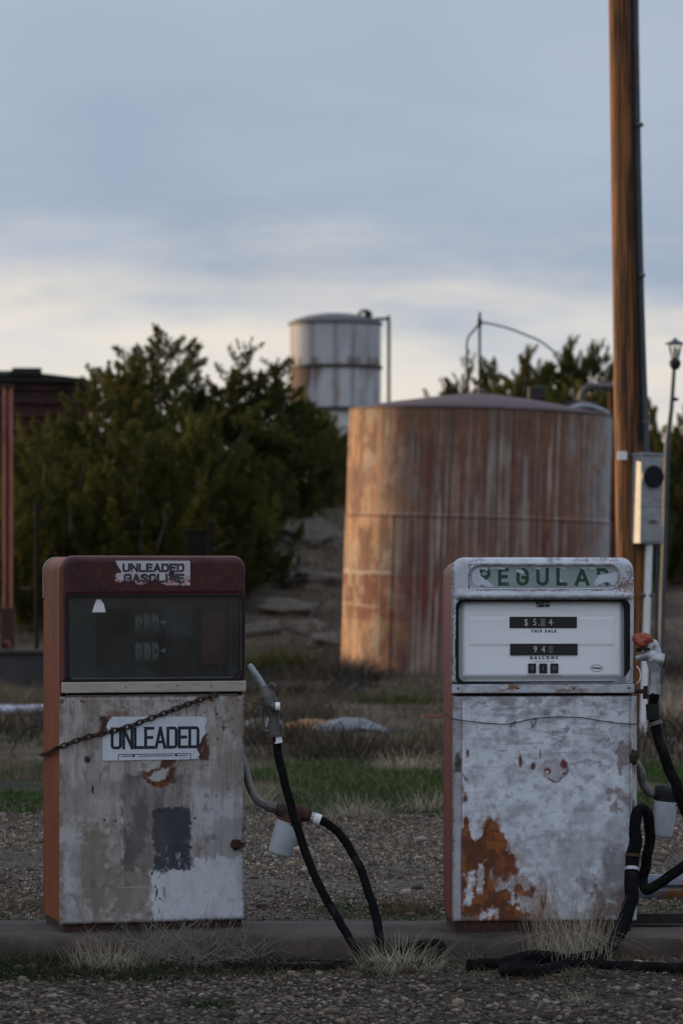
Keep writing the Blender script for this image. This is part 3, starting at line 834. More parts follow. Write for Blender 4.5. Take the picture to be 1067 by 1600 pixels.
def paint_left(X, Z):
    px = CXL + X * SXL; py = 1458 - Z * 397
    n1 = fbm(px * .02, py * .014, 5); n2 = fbm(px * .08 + 5, py * .05, 4); n3 = fbm(px * .25, py * .25, 3); nf = (fbm(px * .12, py * .12, 4) - .5)
    streak = fbm(px * .12, py * .012, 4)
    c = np.ones(X.shape + (3,)) * np.array([.41, .375, .35])
    c = mixc(c, (.31, .27, .24), ss(.4, .75, n1) * .7)
    c = mixc(c, (.45, .45, .46), ss(.5, .7, streak) * .7)
    c = mixc(c, (.43, .435, .455), inrect(px, py, 300, 400, 1235, 1460, 25, nf * 60))
    # bare tan primer low on the left and under the torn sign
    tan = np.maximum(inrect(px, py, 122, 172, 1290, 1428, 16, nf * 60), inrect(px, py, 168, 238, 1352, 1434, 9, nf * 45))
    c = mixc(c, (.20, .165, .12), tan * .85)
    c = mixc(c, (.30, .27, .23), ss(.55, .7, n2) * tan * .6)
    c = mixc(c, (.44, .44, .45), inrect(px, py, 98, 122, 1300, 1446, 8, nf * 40) * .8)
    # clean white sheet at the lower right
    white = ss(-3, 3, np.minimum(py - 1357 - 12 * nf * 4 - 8 * ss(300, 240, px), px - 240 - 45 * (fbm(py * .03 + 3, px * .01, 3) - .5)) )
    white = np.maximum(white, ss(-4, 4, np.minimum(py - 1345 - nf * 30, px - 303)))
    c = mixc(c, (.55, .57, .60), white)
    c = mixc(c, (.47, .485, .50), white * ss(.5, .7, n2) * .6)
    ch = white * ss(.70, .76, fbm(px * .16 + 30, py * .1, 3)) * ss(270, 245, px)
    c = mixc(c, (.05, .045, .045), ch)
    c = mixc(c, (.22, .165, .12), ss(.5, .7, fbm(px * .035 + 71, py * .02, 4)) * ss(1330, 1150, py) * .55)
    c = mixc(c, (.20, .13, .09), ss(.58, .7, fbm(px * .10 + 11, py * .012, 4)) * .45 * ss(1400, 1200, py))
    c = mixc(c, (.17, .10, .06), ss(.60, .72, fbm(px * .16 + 5, py * .035, 5)) * .5 * ss(1260, 1110, py))
    c = mixc(c, (.16, .125, .10), ss(.54, .72, fbm(px * .13 + 91, py * .016, 4)) * .38 * (1 - .9 * white) * ss(.35, .6, n1 + .1))
    c = mixc(c, (.20, .17, .145), ss(.48, .70, fbm(px * .022 + 14, py * .03 + 8, 5)) * .5 * (1 - .9 * white))
    c = mixc(c, (.10, .07, .055), ss(.66, .74, fbm(px * .09 + 33, py * .06, 5)) * .45 * (1 - .8 * white))
    # torn sign: grey glue patch with a navy rest
    patch = inrect(px, py, 191, 299, 1213, 1364, 2.0, nf * 16)
    c = mixc(c, (.125, .112, .108), patch * (.45 + .5 * ss(.66, .40, fbm(px * .06 + 2, py * .025, 4))))
    c = mixc(c, (.30, .28, .27), patch * ss(.58, .68, fbm(px * .10 + 44, py * .02, 4)) * .6)
    c = mixc(c, (.12, .10, .10), patch * inrect(px, py, 205, 228, 1265, 1340, 6, nf * 30) * .8)
    c = mixc(c, (.10, .085, .082), patch * inrect(px, py, 188, 214, 1325, 1366, 5, nf * 26) * .7)
    navy = inrect(px, py, 239, 298, 1266, 1365, 1.8, (fbm(px * .25, py * .25, 3) - .5) * 9 + nf * 7)
    c = mixc(c, (.034, .038, .054), navy * .95)
    c = mixc(c, (.10, .09, .08), navy * inrect(px, py, 236, 262, 1280, 1350, 10, nf * 20) * .45)
    c = mixc(c, (.30, .30, .31), navy * ss(.66, .72, fbm(px * .2 + 9, py * .1, 3)) * ss(1310, 1340, py) * .7)
    # thin pale outline of the old sign
    for a in (191, 299):
        c = mixc(c, (.42, .41, .40), ss(1.4, .5, abs(px - a)) * ss(1195, 1200, py) * ss(1395, 1385, py) * .55 * ss(.35, .55, n2))
    c = mixc(c, (.42, .41, .40), ss(1.4, .5, abs(py - 1390)) * ss(180, 190, px) * ss(240, 230, px) * .5)
    # rusty ring
    rr = np.hypot(px - 246, (py - 1210) * 1.05); ang = np.arctan2(py - 1210, px - 246)
    c = mixc(c, (.40, .40, .37), ss(20, 15, rr + nf * 10))
    ring = ss(6, 2.5, abs(rr - 21 + nf * 10)) * ss(-.7, .3, np.sin(ang) + .35 * np.cos(ang) + nf)
    c = mixc(c, RUSTC, ring); c = mixc(c, RUSTD, ring * ss(.5, .65, n3))
    c = mixc(c, (.085, .03, .018), inrect(px, py, 249, 272, 1190, 1206, 3, nf * 16))
    c = mixc(c, (.10, .04, .02), ss(4, 1.5, abs(py - 1212 + (px - 235) * .3 + nf * 14)) * inrect(px, py, 226, 246, 1195, 1225, 3))
    c = mixc(c, RUSTD, inrect(px, py, 262, 274, 1203, 1232, 4, nf * 20) * .8)
    # rust either side of the sign
    c = mixc(c, (.10, .032, .02), inrect(px, py, 313, 325, 1152, 1192, 3, nf * 14))
    c = mixc(c, (.055, .03, .025), inrect(px, py, 309, 318, 1158, 1190, 2, nf * 14))
    c = mixc(c, RUSTD, inrect(px, py, 157, 170, 1124, 1150, 3, nf * 14))
    c = mixc(c, RUSTC, inrect(px, py, 168, 200, 1117, 1126, 3, nf * 14) * .55)
    # specks
    sp = ss(.735, .77, fbm(px * .22 + 60, py * .17, 3)) * (.25 + .75 * np.maximum(ss(260, 330, px) * ss(1200, 1150, py), ss(1112, 1098, py)))
    c = mixc(c, (.055, .032, .026), sp)
    c = mixc(c, (.12, .03, .022), ss(.72, .75, fbm(px * .1 + 31, py * .22, 3)) * ss(1118, 1098, py))
    for (a, b, w, h) in ((145, 1237, 2, 6), (137, 1190, 5, 5), (163, 1284, 2, 2), (305, 1284, 2, 2), (298, 1330, 2, 2), (180, 1286, 2, 2)):
        c = mixc(c, (.03, .026, .024), ss(1.25, .8, np.hypot((px - a) / w, (py - b) / h) + nf * .8))
    # dirty edges
    e = np.minimum(np.minimum(px - 97, 385 - px), np.minimum((py - 1092) * 1.4, 1446 - py))
    n9 = fbm(px * .45, py * .45, 4) - .5
    c = mixc(c, (.10, .08, .065), ss(5, 0, e + n9 * 12) * .7 * ss(.35, .6, n2))
    c = mixc(c, (.19, .16, .13), ss(22, 0, e + n9 * 22) * .45 * ss(.4, .62, n1))
    c = mixc(c, (.06, .03, .022), ss(4, 0, 384 - px + n9 * 12) * ss(.45, .6, n2))
    c = mixc(c, (.05, .04, .032), ss(8, 0, 1446 - py + n9 * 14) * ss(250, 300, abs(px - 20)) * .6)
    return withrough(c, .55 + .25 * np.maximum(tan, patch))


def paint_right(X, Z):
    px = CXR + X * SXR; py = 1458 - Z * 399
    n1 = fbm(px * .018, py * .018, 5); n2 = fbm(px * .06 + 5, py * .05, 5); n3 = fbm(px * .22, py * .2, 3); nf = fbm(px * .10 + 3, py * .085, 5) - .5
    streak = fbm(px * .16 + 4, py * .016, 4)
    c = np.ones(X.shape + (3,)) * np.array([.68, .72, .77])
    c = mixc(c, (.50, .53, .57), ss(.30, .78, n2) * .8)
    c = mixc(c, (.60, .635, .68), ss(.52, .7, n1) * .6)
    c = mixc(c, (.33, .33, .36), ss(.46, .80, fbm(px * .05 + 22, py * .06 + 3, 5)) * .8)
    c = mixc(c, (.30, .29, .315), ss(.50, .80, fbm(px * .11 + 2, py * .13 + 3, 5)) * .65)
    c = mixc(c, (.60, .63, .67), ss(.5, .7, fbm(px * .14 + 52, py * .02 + 3, 4)) * .35)
    # greyed, scuffed lower half
    low = ss(1280, 1350, py + nf * 60) * ss(800, 860, px + nf * 60)
    c = mixc(c, (.38, .39, .41), low * ss(.38, .66, fbm(px * .035 + 7, py * .03, 4)) * .7)
    c = mixc(c, (.22, .20, .20), low * ss(.48, .74, fbm(px * .045 + 17, py * .04 + 8, 5)) * .75)
    arcd = abs(np.hypot((px - 880) / 1.3, py - 1390) - 88 + nf * 14)
    c = mixc(c, (.30, .30, .33), ss(7, 1, arcd) * ss(1345, 1320, py) * .55)
    c = mixc(c, (.12, .065, .06), inrect(px, py, 925, 996, 1398, 1445, 14, nf * 80) * .85)
    c = mixc(c, (.20, .16, .17), inrect(px, py, 950, 996, 1330, 1400, 14, nf * 80) * .6)
    # the big rust field
    top = 1322 - 46 * np.exp(-((px - 728) / 7.0) ** 2) - 48 * np.exp(-((px - 768) / 17.0) ** 2) + 1.1 * np.clip(px - 785, 0, 99)
    top2 = 1362 + .5 * np.clip(px - 800, 0, 60)
    rust = ss(-7, 6, n3 * 8 - 4 + np.minimum(py - top + nf * 34, 812 - px + 40 * nf))
    rust = np.maximum(rust, ss(-5, 5, np.minimum(py - top2 + nf * 50, 850 - px + 40 * nf)))
    hole = np.maximum(inrect(px, py, 728, 738, 1362, 1412, 4, nf * 26), inrect(px, py, 747, 754, 1350, 1398, 3, nf * 22))
    hole = np.maximum(hole, np.maximum(inrect(px, py, 778, 845, 1374, 1388, 8, nf * 50) * .8, inrect(px, py, 808, 836, 1402, 1420, 6, nf * 60) * .9))
    hole = np.maximum(hole, inrect(px, py, 752, 774, 1424, 1436, 3, nf * 30))
    hole = np.maximum(hole, inrect(px, py, 812, 830, 1345, 1368, 4, nf * 26))
    rust = rust * (1 - hole) * ss(716, 722, px)
    halo = np.maximum(ss(-26, 0, np.minimum(py - top + nf * 60, 812 - px + 60 * nf)), ss(-22, 0, np.minimum(py - top2 + nf * 60, 850 - px + 50 * nf))) * ss(.40, .62, n3 * .5 + n2 * .5)
    c = mixc(c, (.34, .22, .14), halo * .6 * ss(716, 722, px))
    rc = mixc(np.ones(c.shape) * np.array([.26, .088, .026]), (.13, .045, .02), ss(.40, .62, n2))
    rc = mixc(rc, (.07, .028, .018), ss(.58, .7, n3) * .6)
    c = c * (1 - rust[..., None]) + rc * rust[..., None]
    # marks and the rusty ring
    for (a, b, w, h) in ((813, 1190, 3.5, 10), (833, 1198, 3.5, 6), (844, 1180, 1, 8)):
        c = mixc(c, (.13, .045, .028), ss(1.3, .6, np.hypot((px - a) / w, (py - b) / h) + nf * .8))
    rr = np.hypot(px - 867, (py - 1205) * 1.15); ang = np.arctan2(py - 1205, px - 867)
    n7 = fbm(px * .3 + 9, py * .3, 4)
    c = mixc(c, (.36, .33, .34), ss(24, 15, rr + nf * 12) * .6)
    c = mixc(c, (.17, .075, .06), ss(3.4, .8, abs(rr - 19 + nf * 10 + (n7 - .5) * 9)) * ss(.40, .56, n7) * (.45 + .55 * ss(-.4, .6, np.sin(ang + .6))))
    c = mixc(c, (.16, .05, .04), ss(7, 3, np.hypot(px - 856, py - 1206) + nf * 8)); c = mixc(c, (.5, .52, .56), ss(3.2, 1.5, np.hypot(px - 855, py - 1208)))
    c = mixc(c, (.15, .035, .03), ss(7, 3, np.hypot((px - 881) * 1.1, (py - 1196) * .8) + nf * 9))
    c = mixc(c, (.27, .25, .27), ss(5, 1, abs(py - 1193 + nf * 16)) * inrect(px, py, 890, 940, 1180, 1206, 5) * .7)
    c = mixc(c, (.22, .22, .24), ss(.56, .66, n3) * inrect(px, py, 862, 892, 1135, 1170, 6, nf * 30) * .8)
    # strip left with hinge rust, right seam
    c = mixc(c, (.30, .30, .315), ss(722, 719, px) * .7)
    c = mixc(c, (.05, .04, .04), ss(1.6, .6, abs(px - 721)) * .65)
    c = mixc(c, (.055, .035, .028), inrect(px, py, 711, 719, 1176, 1206, 3, nf * 12))
    c = mixc(c, (.14, .05, .025), inrect(px, py, 724, 730, 1160, 1252, 3, nf * 16) * ss(.42, .58, n2))
    c = mixc(c, (.10, .05, .035), inrect(px, py, 965, 992, 1160, 1200, 5, nf * 60) * .7)
    c = mixc(c, (.15, .07, .04), inrect(px, py, 962, 986, 1243, 1262, 4, nf * 60) * .6)
    c = mixc(c, (.05, .042, .042), ss(1.4, .5, abs(px - 985)) * .6)
    c = mixc(c, (.10, .08, .08), ss(.83, .87, fbm(px * .2 + 40, py * .2, 3)) * .8)
    e = np.minimum(np.minimum(px - 708, 993 - px), np.minimum(py - 1089, 1441 - py))
    n9 = fbm(px * .5, py * .5, 4) - .5
    c = mixc(c, (.14, .09, .07), ss(3, 0, e + n9 * 8) * .75 * ss(.38, .6, n2))
    c = mixc(c, (.30, .28, .28), ss(14, 0, e + n9 * 16) * .5 * ss(.4, .6, n1))
    c = mixc(c, (.17, .16, .165), ss(26, 0, py - 1090 + nf * 70) * ss(.42, .62, fbm(px * .07 + 5, py * .12, 4)) * .75)
    c = mixc(c, (.24, .23, .24), ss(.56, .66, fbm(px * .05 + 61, py * .22 + 3, 5)) * .5 * ss(1250, 1150, py))
    return withrough(c, .45 + .4 * rust)


# ------------------------------------------------------------------ fuel pump, left
TH1 = R(15); WL = .737; SXL = 288 / WL; CXL = 241.0
c0 = P(97, 1458, 13.0); c0.z = .121
LP = thing('fuel_pump', (c0.x + WL / 2 * math.cos(TH1), c0.y + WL / 2 * math.sin(TH1), .121),
           'old fuel pump with orange side, maroon hood and an UNLEADED sign on its door', 'fuel pump', 'old fuel pumps on the concrete island', TH1)


def lx(px): return (px - CXL) / SXL


def lz(py): return (1458 - py) / 397


h = WL / 2
out = rrect(-h, h, .035, 1.468, .055, 8, .004)
inn = rrect(-h + .022, h - .022, .055, 1.453, .035, 8, .004)
MB().frame(out, inn, .052, .384).build('side_panel', M['orange'], LP, .004)
MB().frame(rrect(-h + .007, h - .007, .035, 1.461, .05, 8, .004), rrect(-h + .021, h - .021, .056, 1.452, .035, 8, .004), .034, .0515).build('seam_channel', M['gap'], LP)
b = MB(); b.box(-h, h, .3865, .42, .035, 1.30); b.build('back_panel', M['orange'], LP, .006)
MB().prism(rrect(-h - .003, h + .003, 1.302, 1.470, .055, 8, .004), .3865, .424).build('rear_hood', M['rear'], LP, .014)
b = MB(); b.box(-h + .01, h - .012, .02, .40, -.012, .033); b.build('base', M['rustdark'], LP, .004)


def maroon(X, Z, do, di):
    px = CXL + X * SXL; py = 1458 - Z * 397
    n = fbm(px * .04, py * .05, 5); nf = fbm(px * .2, py * .2, 3)
    c = np.ones(X.shape + (3,)) * np.array([.056, .0095, .0095])
    c = mixc(c, (.038, .010, .011), ss(.42, .66, n))
    c = mixc(c, (.15, .05, .04), ss(.012, 0, do) * .6)
    c = mixc(c, (.13, .035, .028), ss(.7, .76, nf) * .5)
    return withrough(c, .5 + .15 * n)


def hood_depth_left(X, Z, do, di):
    q = np.clip(do / .03, 0, 1)
    return .03 * (1 - np.sqrt(np.clip(1 - (1 - q) ** 2, 0, 1))) * 1.0 - .004 * ss(.004, .02, di) + .004


wl = (lx(106), lx(381.5), lz(1067.5), lz(935))
paint_frame('hood', rrect(-h + .004, h, lz(1069), 1.474, .045, 10, .003), rrect(*wl, .018, 10), LP, maroon, hood_depth_left, .037)
MB().frame(rrect(wl[0] - .004, wl[1] + .004, wl[2] - .004, wl[3] + .004, .02, 8), rrect(wl[0] + .009, wl[1] - .006, wl[2] + .007, wl[3] - .006, .016, 8), -.003, .03).build('window_gasket', M['black'], LP, .002)
MB().frame(rrect(wl[0] + .0085, wl[1] - .0055, wl[2] + .0065, wl[3] - .0055, .016, 8), rrect(wl[0] + .0125, wl[1] - .0095, wl[2] + .0105, wl[3] - .0095, .014, 8), .004, .012).build('window_bead', M['oldalu'], LP, .001)
gl = MB().prism(rrect(wl[0] + .006, wl[1] - .004, wl[2] + .004, wl[3] - .004, .016, 8), .014, .018).build('window_glass', M['glass'], LP)
b = MB(); b.prism([(lx(145), lz(961)), (lx(166), lz(961)), (lx(163), lz(948)), (lx(158), lz(941)), (lx(152), lz(941)), (lx(149), lz(948))], .0126, .0136)
b.build('sticker', M['tape'], LP)
# works behind the glass
b = MB(); b.box(-h + .023, h - .023, .30, .306, lz(1090), 1.43); b.box(-h + .023, h - .023, .03, .30, lz(1092), lz(1090) - .0005)
b.build('inner_back', M['inner'], LP)
b = MB(); b.box(-h + .0225, -h + .03, .03, .30, lz(1088), 1.43); b.build('inner_side', M['inner'], LP)
b = MB(); b.box(lx(170), lx(215), .14, .28, lz(1050), lz(957)); b.box(lx(272), lx(330), .2, .28, lz(1066), lz(1000)); b.box(lx(183), lx(205), .11, .139, lz(975), lz(962))
b.build('computer_housing', M['gap'], LP, .006)
b = MB()
b.frame([(lx(214), lz(1053)), (lx(268), lz(1053)), (lx(268), lz(955)), (lx(214), lz(955))], [(lx(217), lz(1043)), (lx(262), lz(1043)), (lx(262), lz(963)), (lx(217), lz(963))], .10, .19)
b.box(lx(214), lx(268), .10, .16, lz(1006), lz(999))
cb = b.build('counter', M['gap'], LP, .003)
for z_ in (980, 1024):
    for x_ in (225, 238.5, 252):
        b = MB(); b.cyl((lx(x_ - 5), .145, lz(z_)), (lx(x_ + 5), .145, lz(z_)), .041, n=24)
        b.build('number_wheel', M['dimwheel'], cb, .002)
        font(random.choice('0123456789'), lx(x_), lz(z_), .1035, .034, M['ink'], cb, 'digit')
for z_ in (978, 1022):
    b = MB(); b.prism([(lx(258), lz(z_)), (lx(266), lz(z_ + 4)), (lx(266), lz(z_ - 4))], .094, .098); b.build('pointer', M['tape'], cb)
b = MB(); b.box(lx(328), lx(366), .15, .29, lz(1046), lz(958)); b.cyl((lx(332), .148, lz(967)), (lx(332), .152, lz(967)), .006); b.build('red_tank', M['innerred'], LP, .02)
b = MB(); b.cyl((lx(371), .10, lz(1066)), (lx(371), .10, lz(940)), .010); b.build('inner_post', M['oldalu'], LP)
# trim strip, door
b = MB(); b.box(-h + .003, h + .001, -.006, .03, lz(1086.5), lz(1069.5)); b.build('trim_strip', M['trim'], LP, .004)
b = MB(); b.box(-h + .03, h - .03, .05, .06, lz(1096), lz(1086)); b.build('gap_plate', M['gap'], LP)
dl = paint_panel('door', -h - .003, h - .004, lz(1446), lz(1092), 0, .036, LP, paint_left, r=.014,
                 dent=lambda X, Z: .004 * (fbm(X * 5, Z * 5, 3) - .5))
b = MB(); b.blob((lx(369), -.008, lz(1327)), (.022, .012, .021), .3, 2, seed=3); b.box(lx(370), lx(384), -.006, .002, lz(1331), lz(1324))
b.build('latch', M['rust'], LP)
for (x_, z_) in ((330, 1078), (196, 1078), (276, 1076)):
    b = MB(); b.cyl((lx(x_), -.009, lz(z_)), (lx(x_), -.004, lz(z_)), .003, n=10); b.build('screw', M['oldalu'], LP)


# door sign
def sheet(pts, y0, y1, name, parent, color, mt=None):
    return MB().prism(pts, y0, y1).build(name, mt or color, parent)


M['sign'] = mat('sign_white_paint', (.56, .60, .65), .55, second=(.06, .05, .05), s2=(.685, .71), s2scale=42, var=.14, vscale=20, bump=0)
spts = [(160, 1192), (222, 1191.5), (290, 1192), (309, 1191), (312, 1184), (307, 1176), (313, 1166), (316, 1158), (323, 1150), (320, 1143), (324, 1130), (318, 1125), (250, 1124.5), (176, 1124), (169, 1131), (166, 1140), (170, 1146), (160, 1153)]
sg = sheet([(lx(a), lz(b_)) for a, b_ in spts], -.0035, -.0005, 'door_sign', LP, M['sign'])
lettering('UNLEADED', lx(172.5), lx(311.5), lz(1174.5), lz(1140), -.0043, .135, .50, .19, .14, narrow={'L': .88, 'E': .88, 'A': 1.05}).build('lettering', M['navy'], sg, angle=0)
b = MB()
for (x0, x1, z0, z1) in ((184, 298, 1183.2, 1182.2), (184, 185, 1191, 1183.2), (297, 298, 1191, 1183.2), (190, 205, 1186, 1185), (216, 270, 1186, 1185), (278, 292, 1186, 1185)):
    b.box(lx(x0), lx(x1), -.0042, -.0034, lz(z0), lz(z1))
for x_ in (208, 275): b.cyl((lx(x_), -.0046, lz(1185)), (lx(x_), -.0034, lz(1185)), .005, n=12)
b.build('sign_outline', M['navy'], sg, angle=0)


# hood label, torn along its lower edge: a fine sheet with the torn cells missing
def torn_sheet(name, parent, x0, x1, z0, z1, y, keep, colf, mt):
    nx, nz = 130, 50
    xs = np.linspace(x0, x1, nx); zs = np.linspace(z0, z1, nz)
    X, Z = np.meshgrid(xs, zs)
    kp = keep(X, Z)
    C = colf(X, Z)
    V = np.stack([X, np.full_like(X, y) - .0006 * kp, Z], -1)
    idx = np.arange(nx * nz).reshape(nz, nx)
    f = np.stack([idx[:-1, :-1], idx[:-1, 1:], idx[1:, 1:], idx[1:, :-1]], -1)
    m = (kp[:-1, :-1] + kp[1:, 1:] + kp[:-1, 1:] + kp[1:, :-1]) / 4 > .5
    return npmesh(name, V.reshape(-1, 3), f[m], mt, C.reshape(-1, 3), parent)


def lab_keep(X, Z):
    px = CXL + X * SXL; py = 1458 - Z * 397
    nf = fbm(px * .14, py * .17, 4) - .5; n2 = fbm(px * .3 + 7, py * .3, 3) - .5
    left = 180 + np.clip(py - 881, 0, 18) * .55 - 9 * ss(899, 901, py)
    k = ss(-.6, .6, px - left - nf * 3) * ss(-.6, .6, 297.5 - px) * ss(-.6, .6, py - 881) * ss(-.6, .6, 919.5 - py - (5.5 + 9 * nf * 2) * ss(265, 205, px) + n2 * 3)
    torn = np.maximum(np.maximum(inrect(px, py, 232, 256, 912, 925, 2, nf * 22), inrect(px, py, 182, 205, 913, 921, 2, nf * 18)), inrect(px, py, 265, 271, 899, 909, 2, nf * 12))
    torn = np.maximum(torn, ss(.74, .78, fbm(px * .16 + 50, py * .22, 3)) * ss(896, 902, py))
    return k * (1 - torn)


def lab_col(X, Z):
    px = CXL + X * SXL; py = 1458 - Z * 397
    n = fbm(px * .1, py * .15, 4)
    c = np.ones(X.shape + (3,)) * np.array([.50, .47, .48])
    c = mixc(c, (.40, .28, .28), ss(.45, .6, n) * ss(896, 910, py))
    c = mixc(c, (.25, .07, .06), ss(.58, .64, fbm(px * .2 + 3, py * .2, 3)) * ss(904, 912, py))
    return c


sl = torn_sheet('hood_label', LP, lx(177), lx(299), lz(921), lz(880), -.0012, lab_keep, lab_col, M['chip'])


def torn_letters(mbuilt, keep):
    """drop letter faces where the label is torn"""
    vs = np.array(mbuilt.v); fs = []
    for f in mbuilt.f:
        c = vs[list(f)].mean(0)
        if keep(np.array([c[0]]), np.array([c[2]]))[0] > .45: fs.append(f)
    mbuilt.f = fs
    return mbuilt


b = lettering('UNLEADED', lx(191), lx(288), lz(898.5), lz(885), -.0026, .25, .78, .34, .24)
b2 = torn_letters(lettering('GASOLINE', lx(193), lx(288), lz(915), lz(901), -.0026, .25, .78, .34, .24), lab_keep)
b.add(b2.v, b2.f)
b.build('lettering', mat('worn_black_ink', (.03, .03, .033), .6, second=(.30, .22, .22), s2=(.58, .66), s2scale=55, var=.3, vscale=40, bump=0), sl, angle=0)


# ---- its pipe and spin-on filter
def wp(L): return [P(*q) for q in L]


def local(parent, pts):
    parent_m = Matrix.Translation(parent.location) @ Matrix.Rotation(parent.rotation_euler.z, 4, 'Z')
    iv = parent_m.inverted()
    return [iv @ Vector(q) for q in pts]


Yh = 13.14
b = MB(); b.tube(local(LP, spline(wp([(376, 1180, 13.44), (383, 1200, 13.38), (391, 1230, 13.28), (403, 1251, 13.18), (420, 1260, Yh - .03), (436, 1263, Yh - .03)]))), .0165, 12)
b.build('outlet_pipe', M['oldalu'], LP)
b = MB(); b.tube(local(LP, wp([(416, 1258.5, Yh - .03), (432, 1263, Yh - .03)])), .021, 8); b.build('pipe_nut', M['oldalu'], LP)
b = MB()
b.tube(local(LP, spline(wp([(431, 1264, Yh - .03), (445, 1267, Yh - .03), (470, 1271, Yh - .03), (486, 1276, Yh - .03)]))), [.024, .032, .034, .022], 14)
b.tube(local(LP, wp([(459, 1262, Yh - .03), (453, 1288, Yh - .03)])), [.036, .05], 20)
fh = b.build('filter_head', M['rustdark'], LP, angle=40)
b = MB(); b.tube(local(LP, wp([(451.5, 1283, Yh - .03), (450, 1289, Yh - .03), (437.5, 1331, Yh - .03), (436.5, 1334.5, Yh - .03), (436, 1336, Yh - .03)])), [.050, .0495, .0475, .044, .036], 28)
b.build('filter_canister', M['canister'], fh, angle=50)
b = MB(); b.tube(local(LP, wp([(452.5, 1280, Yh - .03), (451.2, 1284, Yh - .03)])), .0515, 28); b.build('canister_rim', M['rust'], fh)

# ---- hose and nozzle of the left pump
HL = thing('fuel_hose', P(575, 1520, 12.6) * 1.0, 'thin black fuel hose of the left pump hanging from its filter to the ground', 'fuel hose', 'black fuel hoses')
HL.location.z = .02
o0 = Vector(HL.location)


def rel(o_, pts): return [Vector(q) - Vector(o_.location) for q in pts]


hp = wp([(431.5, 1146, 12.98), (434, 1172, 12.98), (442, 1212, 12.97), (453, 1253, 12.96), (463, 1290, 12.94), (478, 1335, 12.9), (500, 1385, 12.85), (528, 1436, 12.8), (548, 1470, 12.75),
         (556, 1500, 12.68), (520, 1522, 12.58), (440, 1528, 12.55), (370, 1523, 12.58), (352, 1512, 12.64), (400, 1505, 12.72), (480, 1508, 12.72), (560, 1516, 12.66), (620, 1517, 12.62),
         (668, 1503, 12.66), (690, 1484, 12.72), (684, 1474, 12.78), (655, 1476, 12.8), (625, 1486, 12.77), (606, 1494, 12.75), (597, 1476, 12.78), (588, 1436, 12.85), (576, 1395, 12.92), (560, 1352, 13.0),
         (540, 1315, 13.06), (516, 1290, 13.1), (497, 1281, 13.11), (488, 1278.5, 13.11)])
hp = spline(hp, 8)
for q in hp: q.z = max(q.z, .036)
b = MB(); b.tube(rel(HL, hp), .0168, 12, wob=.004); b.build('hose', M['hose'], HL, angle=60)
b = MB(); b.tube(rel(HL, wp([(486, 1277, 13.11), (499, 1281.5, 13.108)])), .022, 10); b.build('coupling', M['alu'], HL)
b = MB(); b.tube(rel(HL, wp([(491, 1278.5, 13.108), (501, 1282, 13.106)])), .0228, 12); b.build('tape', M['tape'], HL)
b = MB(); b.tube(rel(HL, wp([(433, 1150, 12.978), (434.8, 1161, 12.978)])), .0176, 12)
b.v = [v for v in b.v]; b.build('tape', M['tape'], HL)
nz = MB()
nz.tube(rel(HL, spline(wp([(411, 1072, 12.98), (417, 1086, 12.98), (424, 1103, 12.98), (428, 1122, 12.98), (430.5, 1136, 12.98), (431.5, 1149, 12.98)]))), [.016, .030, .031, .020, .019, .021], 14)
nz.tube(rel(HL, wp([(430, 1131, 12.98), (432, 1151, 12.98)])), [.0275, .0275], 12)
nz.tube(rel(HL, wp([(420, 1076, 12.98), (424, 1068, 12.98), (430, 1073, 12.98)])), .009, 8)
nz.tube(rel(HL, wp([(424, 1104, 12.955), (437, 1104, 12.955)])), .019, 12)
no = nz.build('nozzle', M['oldalu'], HL, angle=40)
b = MB(); b.tube(rel(HL, wp([(389, 1038, 12.98), (391, 1041, 12.98), (404, 1060, 12.98), (414, 1078, 12.98)])), [.0085, .0125, .0135, .0145], 12); b.build('spout', M['spout'], no)
b = MB(); b.tube(rel(HL, spline(wp([(417, 1090, 12.98), (411, 1100, 12.98), (410, 1120, 12.98), (411, 1136, 12.98), (415, 1142, 12.98), (424, 1142, 12.98), (430, 1138, 12.98)]))), .0075, 8); b.build('trigger_guard', M['oldalu'], no)
b = MB(); b.tube(rel(HL, spline(wp([(422, 1104, 12.98), (421, 1118, 12.98), (416, 1136, 12.98)]))), .006, 8); b.build('trigger', M['alu'], no)
b = MB(); b.tube(rel(HL, wp([(430.5, 1104, 12.93), (437.5, 1104, 12.93)])), .0165, 12); b.build('swivel_cap', M['tape'], no)

# wire from the pump to the nozzle
pts = spline(wp([(384, 1094, 13.0), (396, 1098, 12.97), (410, 1101, 12.945), (422, 1104, 12.94), (428, 1109, 12.945)]))
b = MB(); b.tube([q - pts[0] for q in pts], .002, 6); o = b.build('tie_wire', M['rustdark'], None); o.location = pts[0]
tag(o, 'dark tie wire holding the left nozzle to its pump', 'wire')

# ---- chain across the left pump
TM = Matrix.Translation(LP.location) @ Matrix.Rotation(TH1, 4, 'Z')


def onL(px, py, d=-.012): return TM @ Vector((lx(px), d, lz(py)))


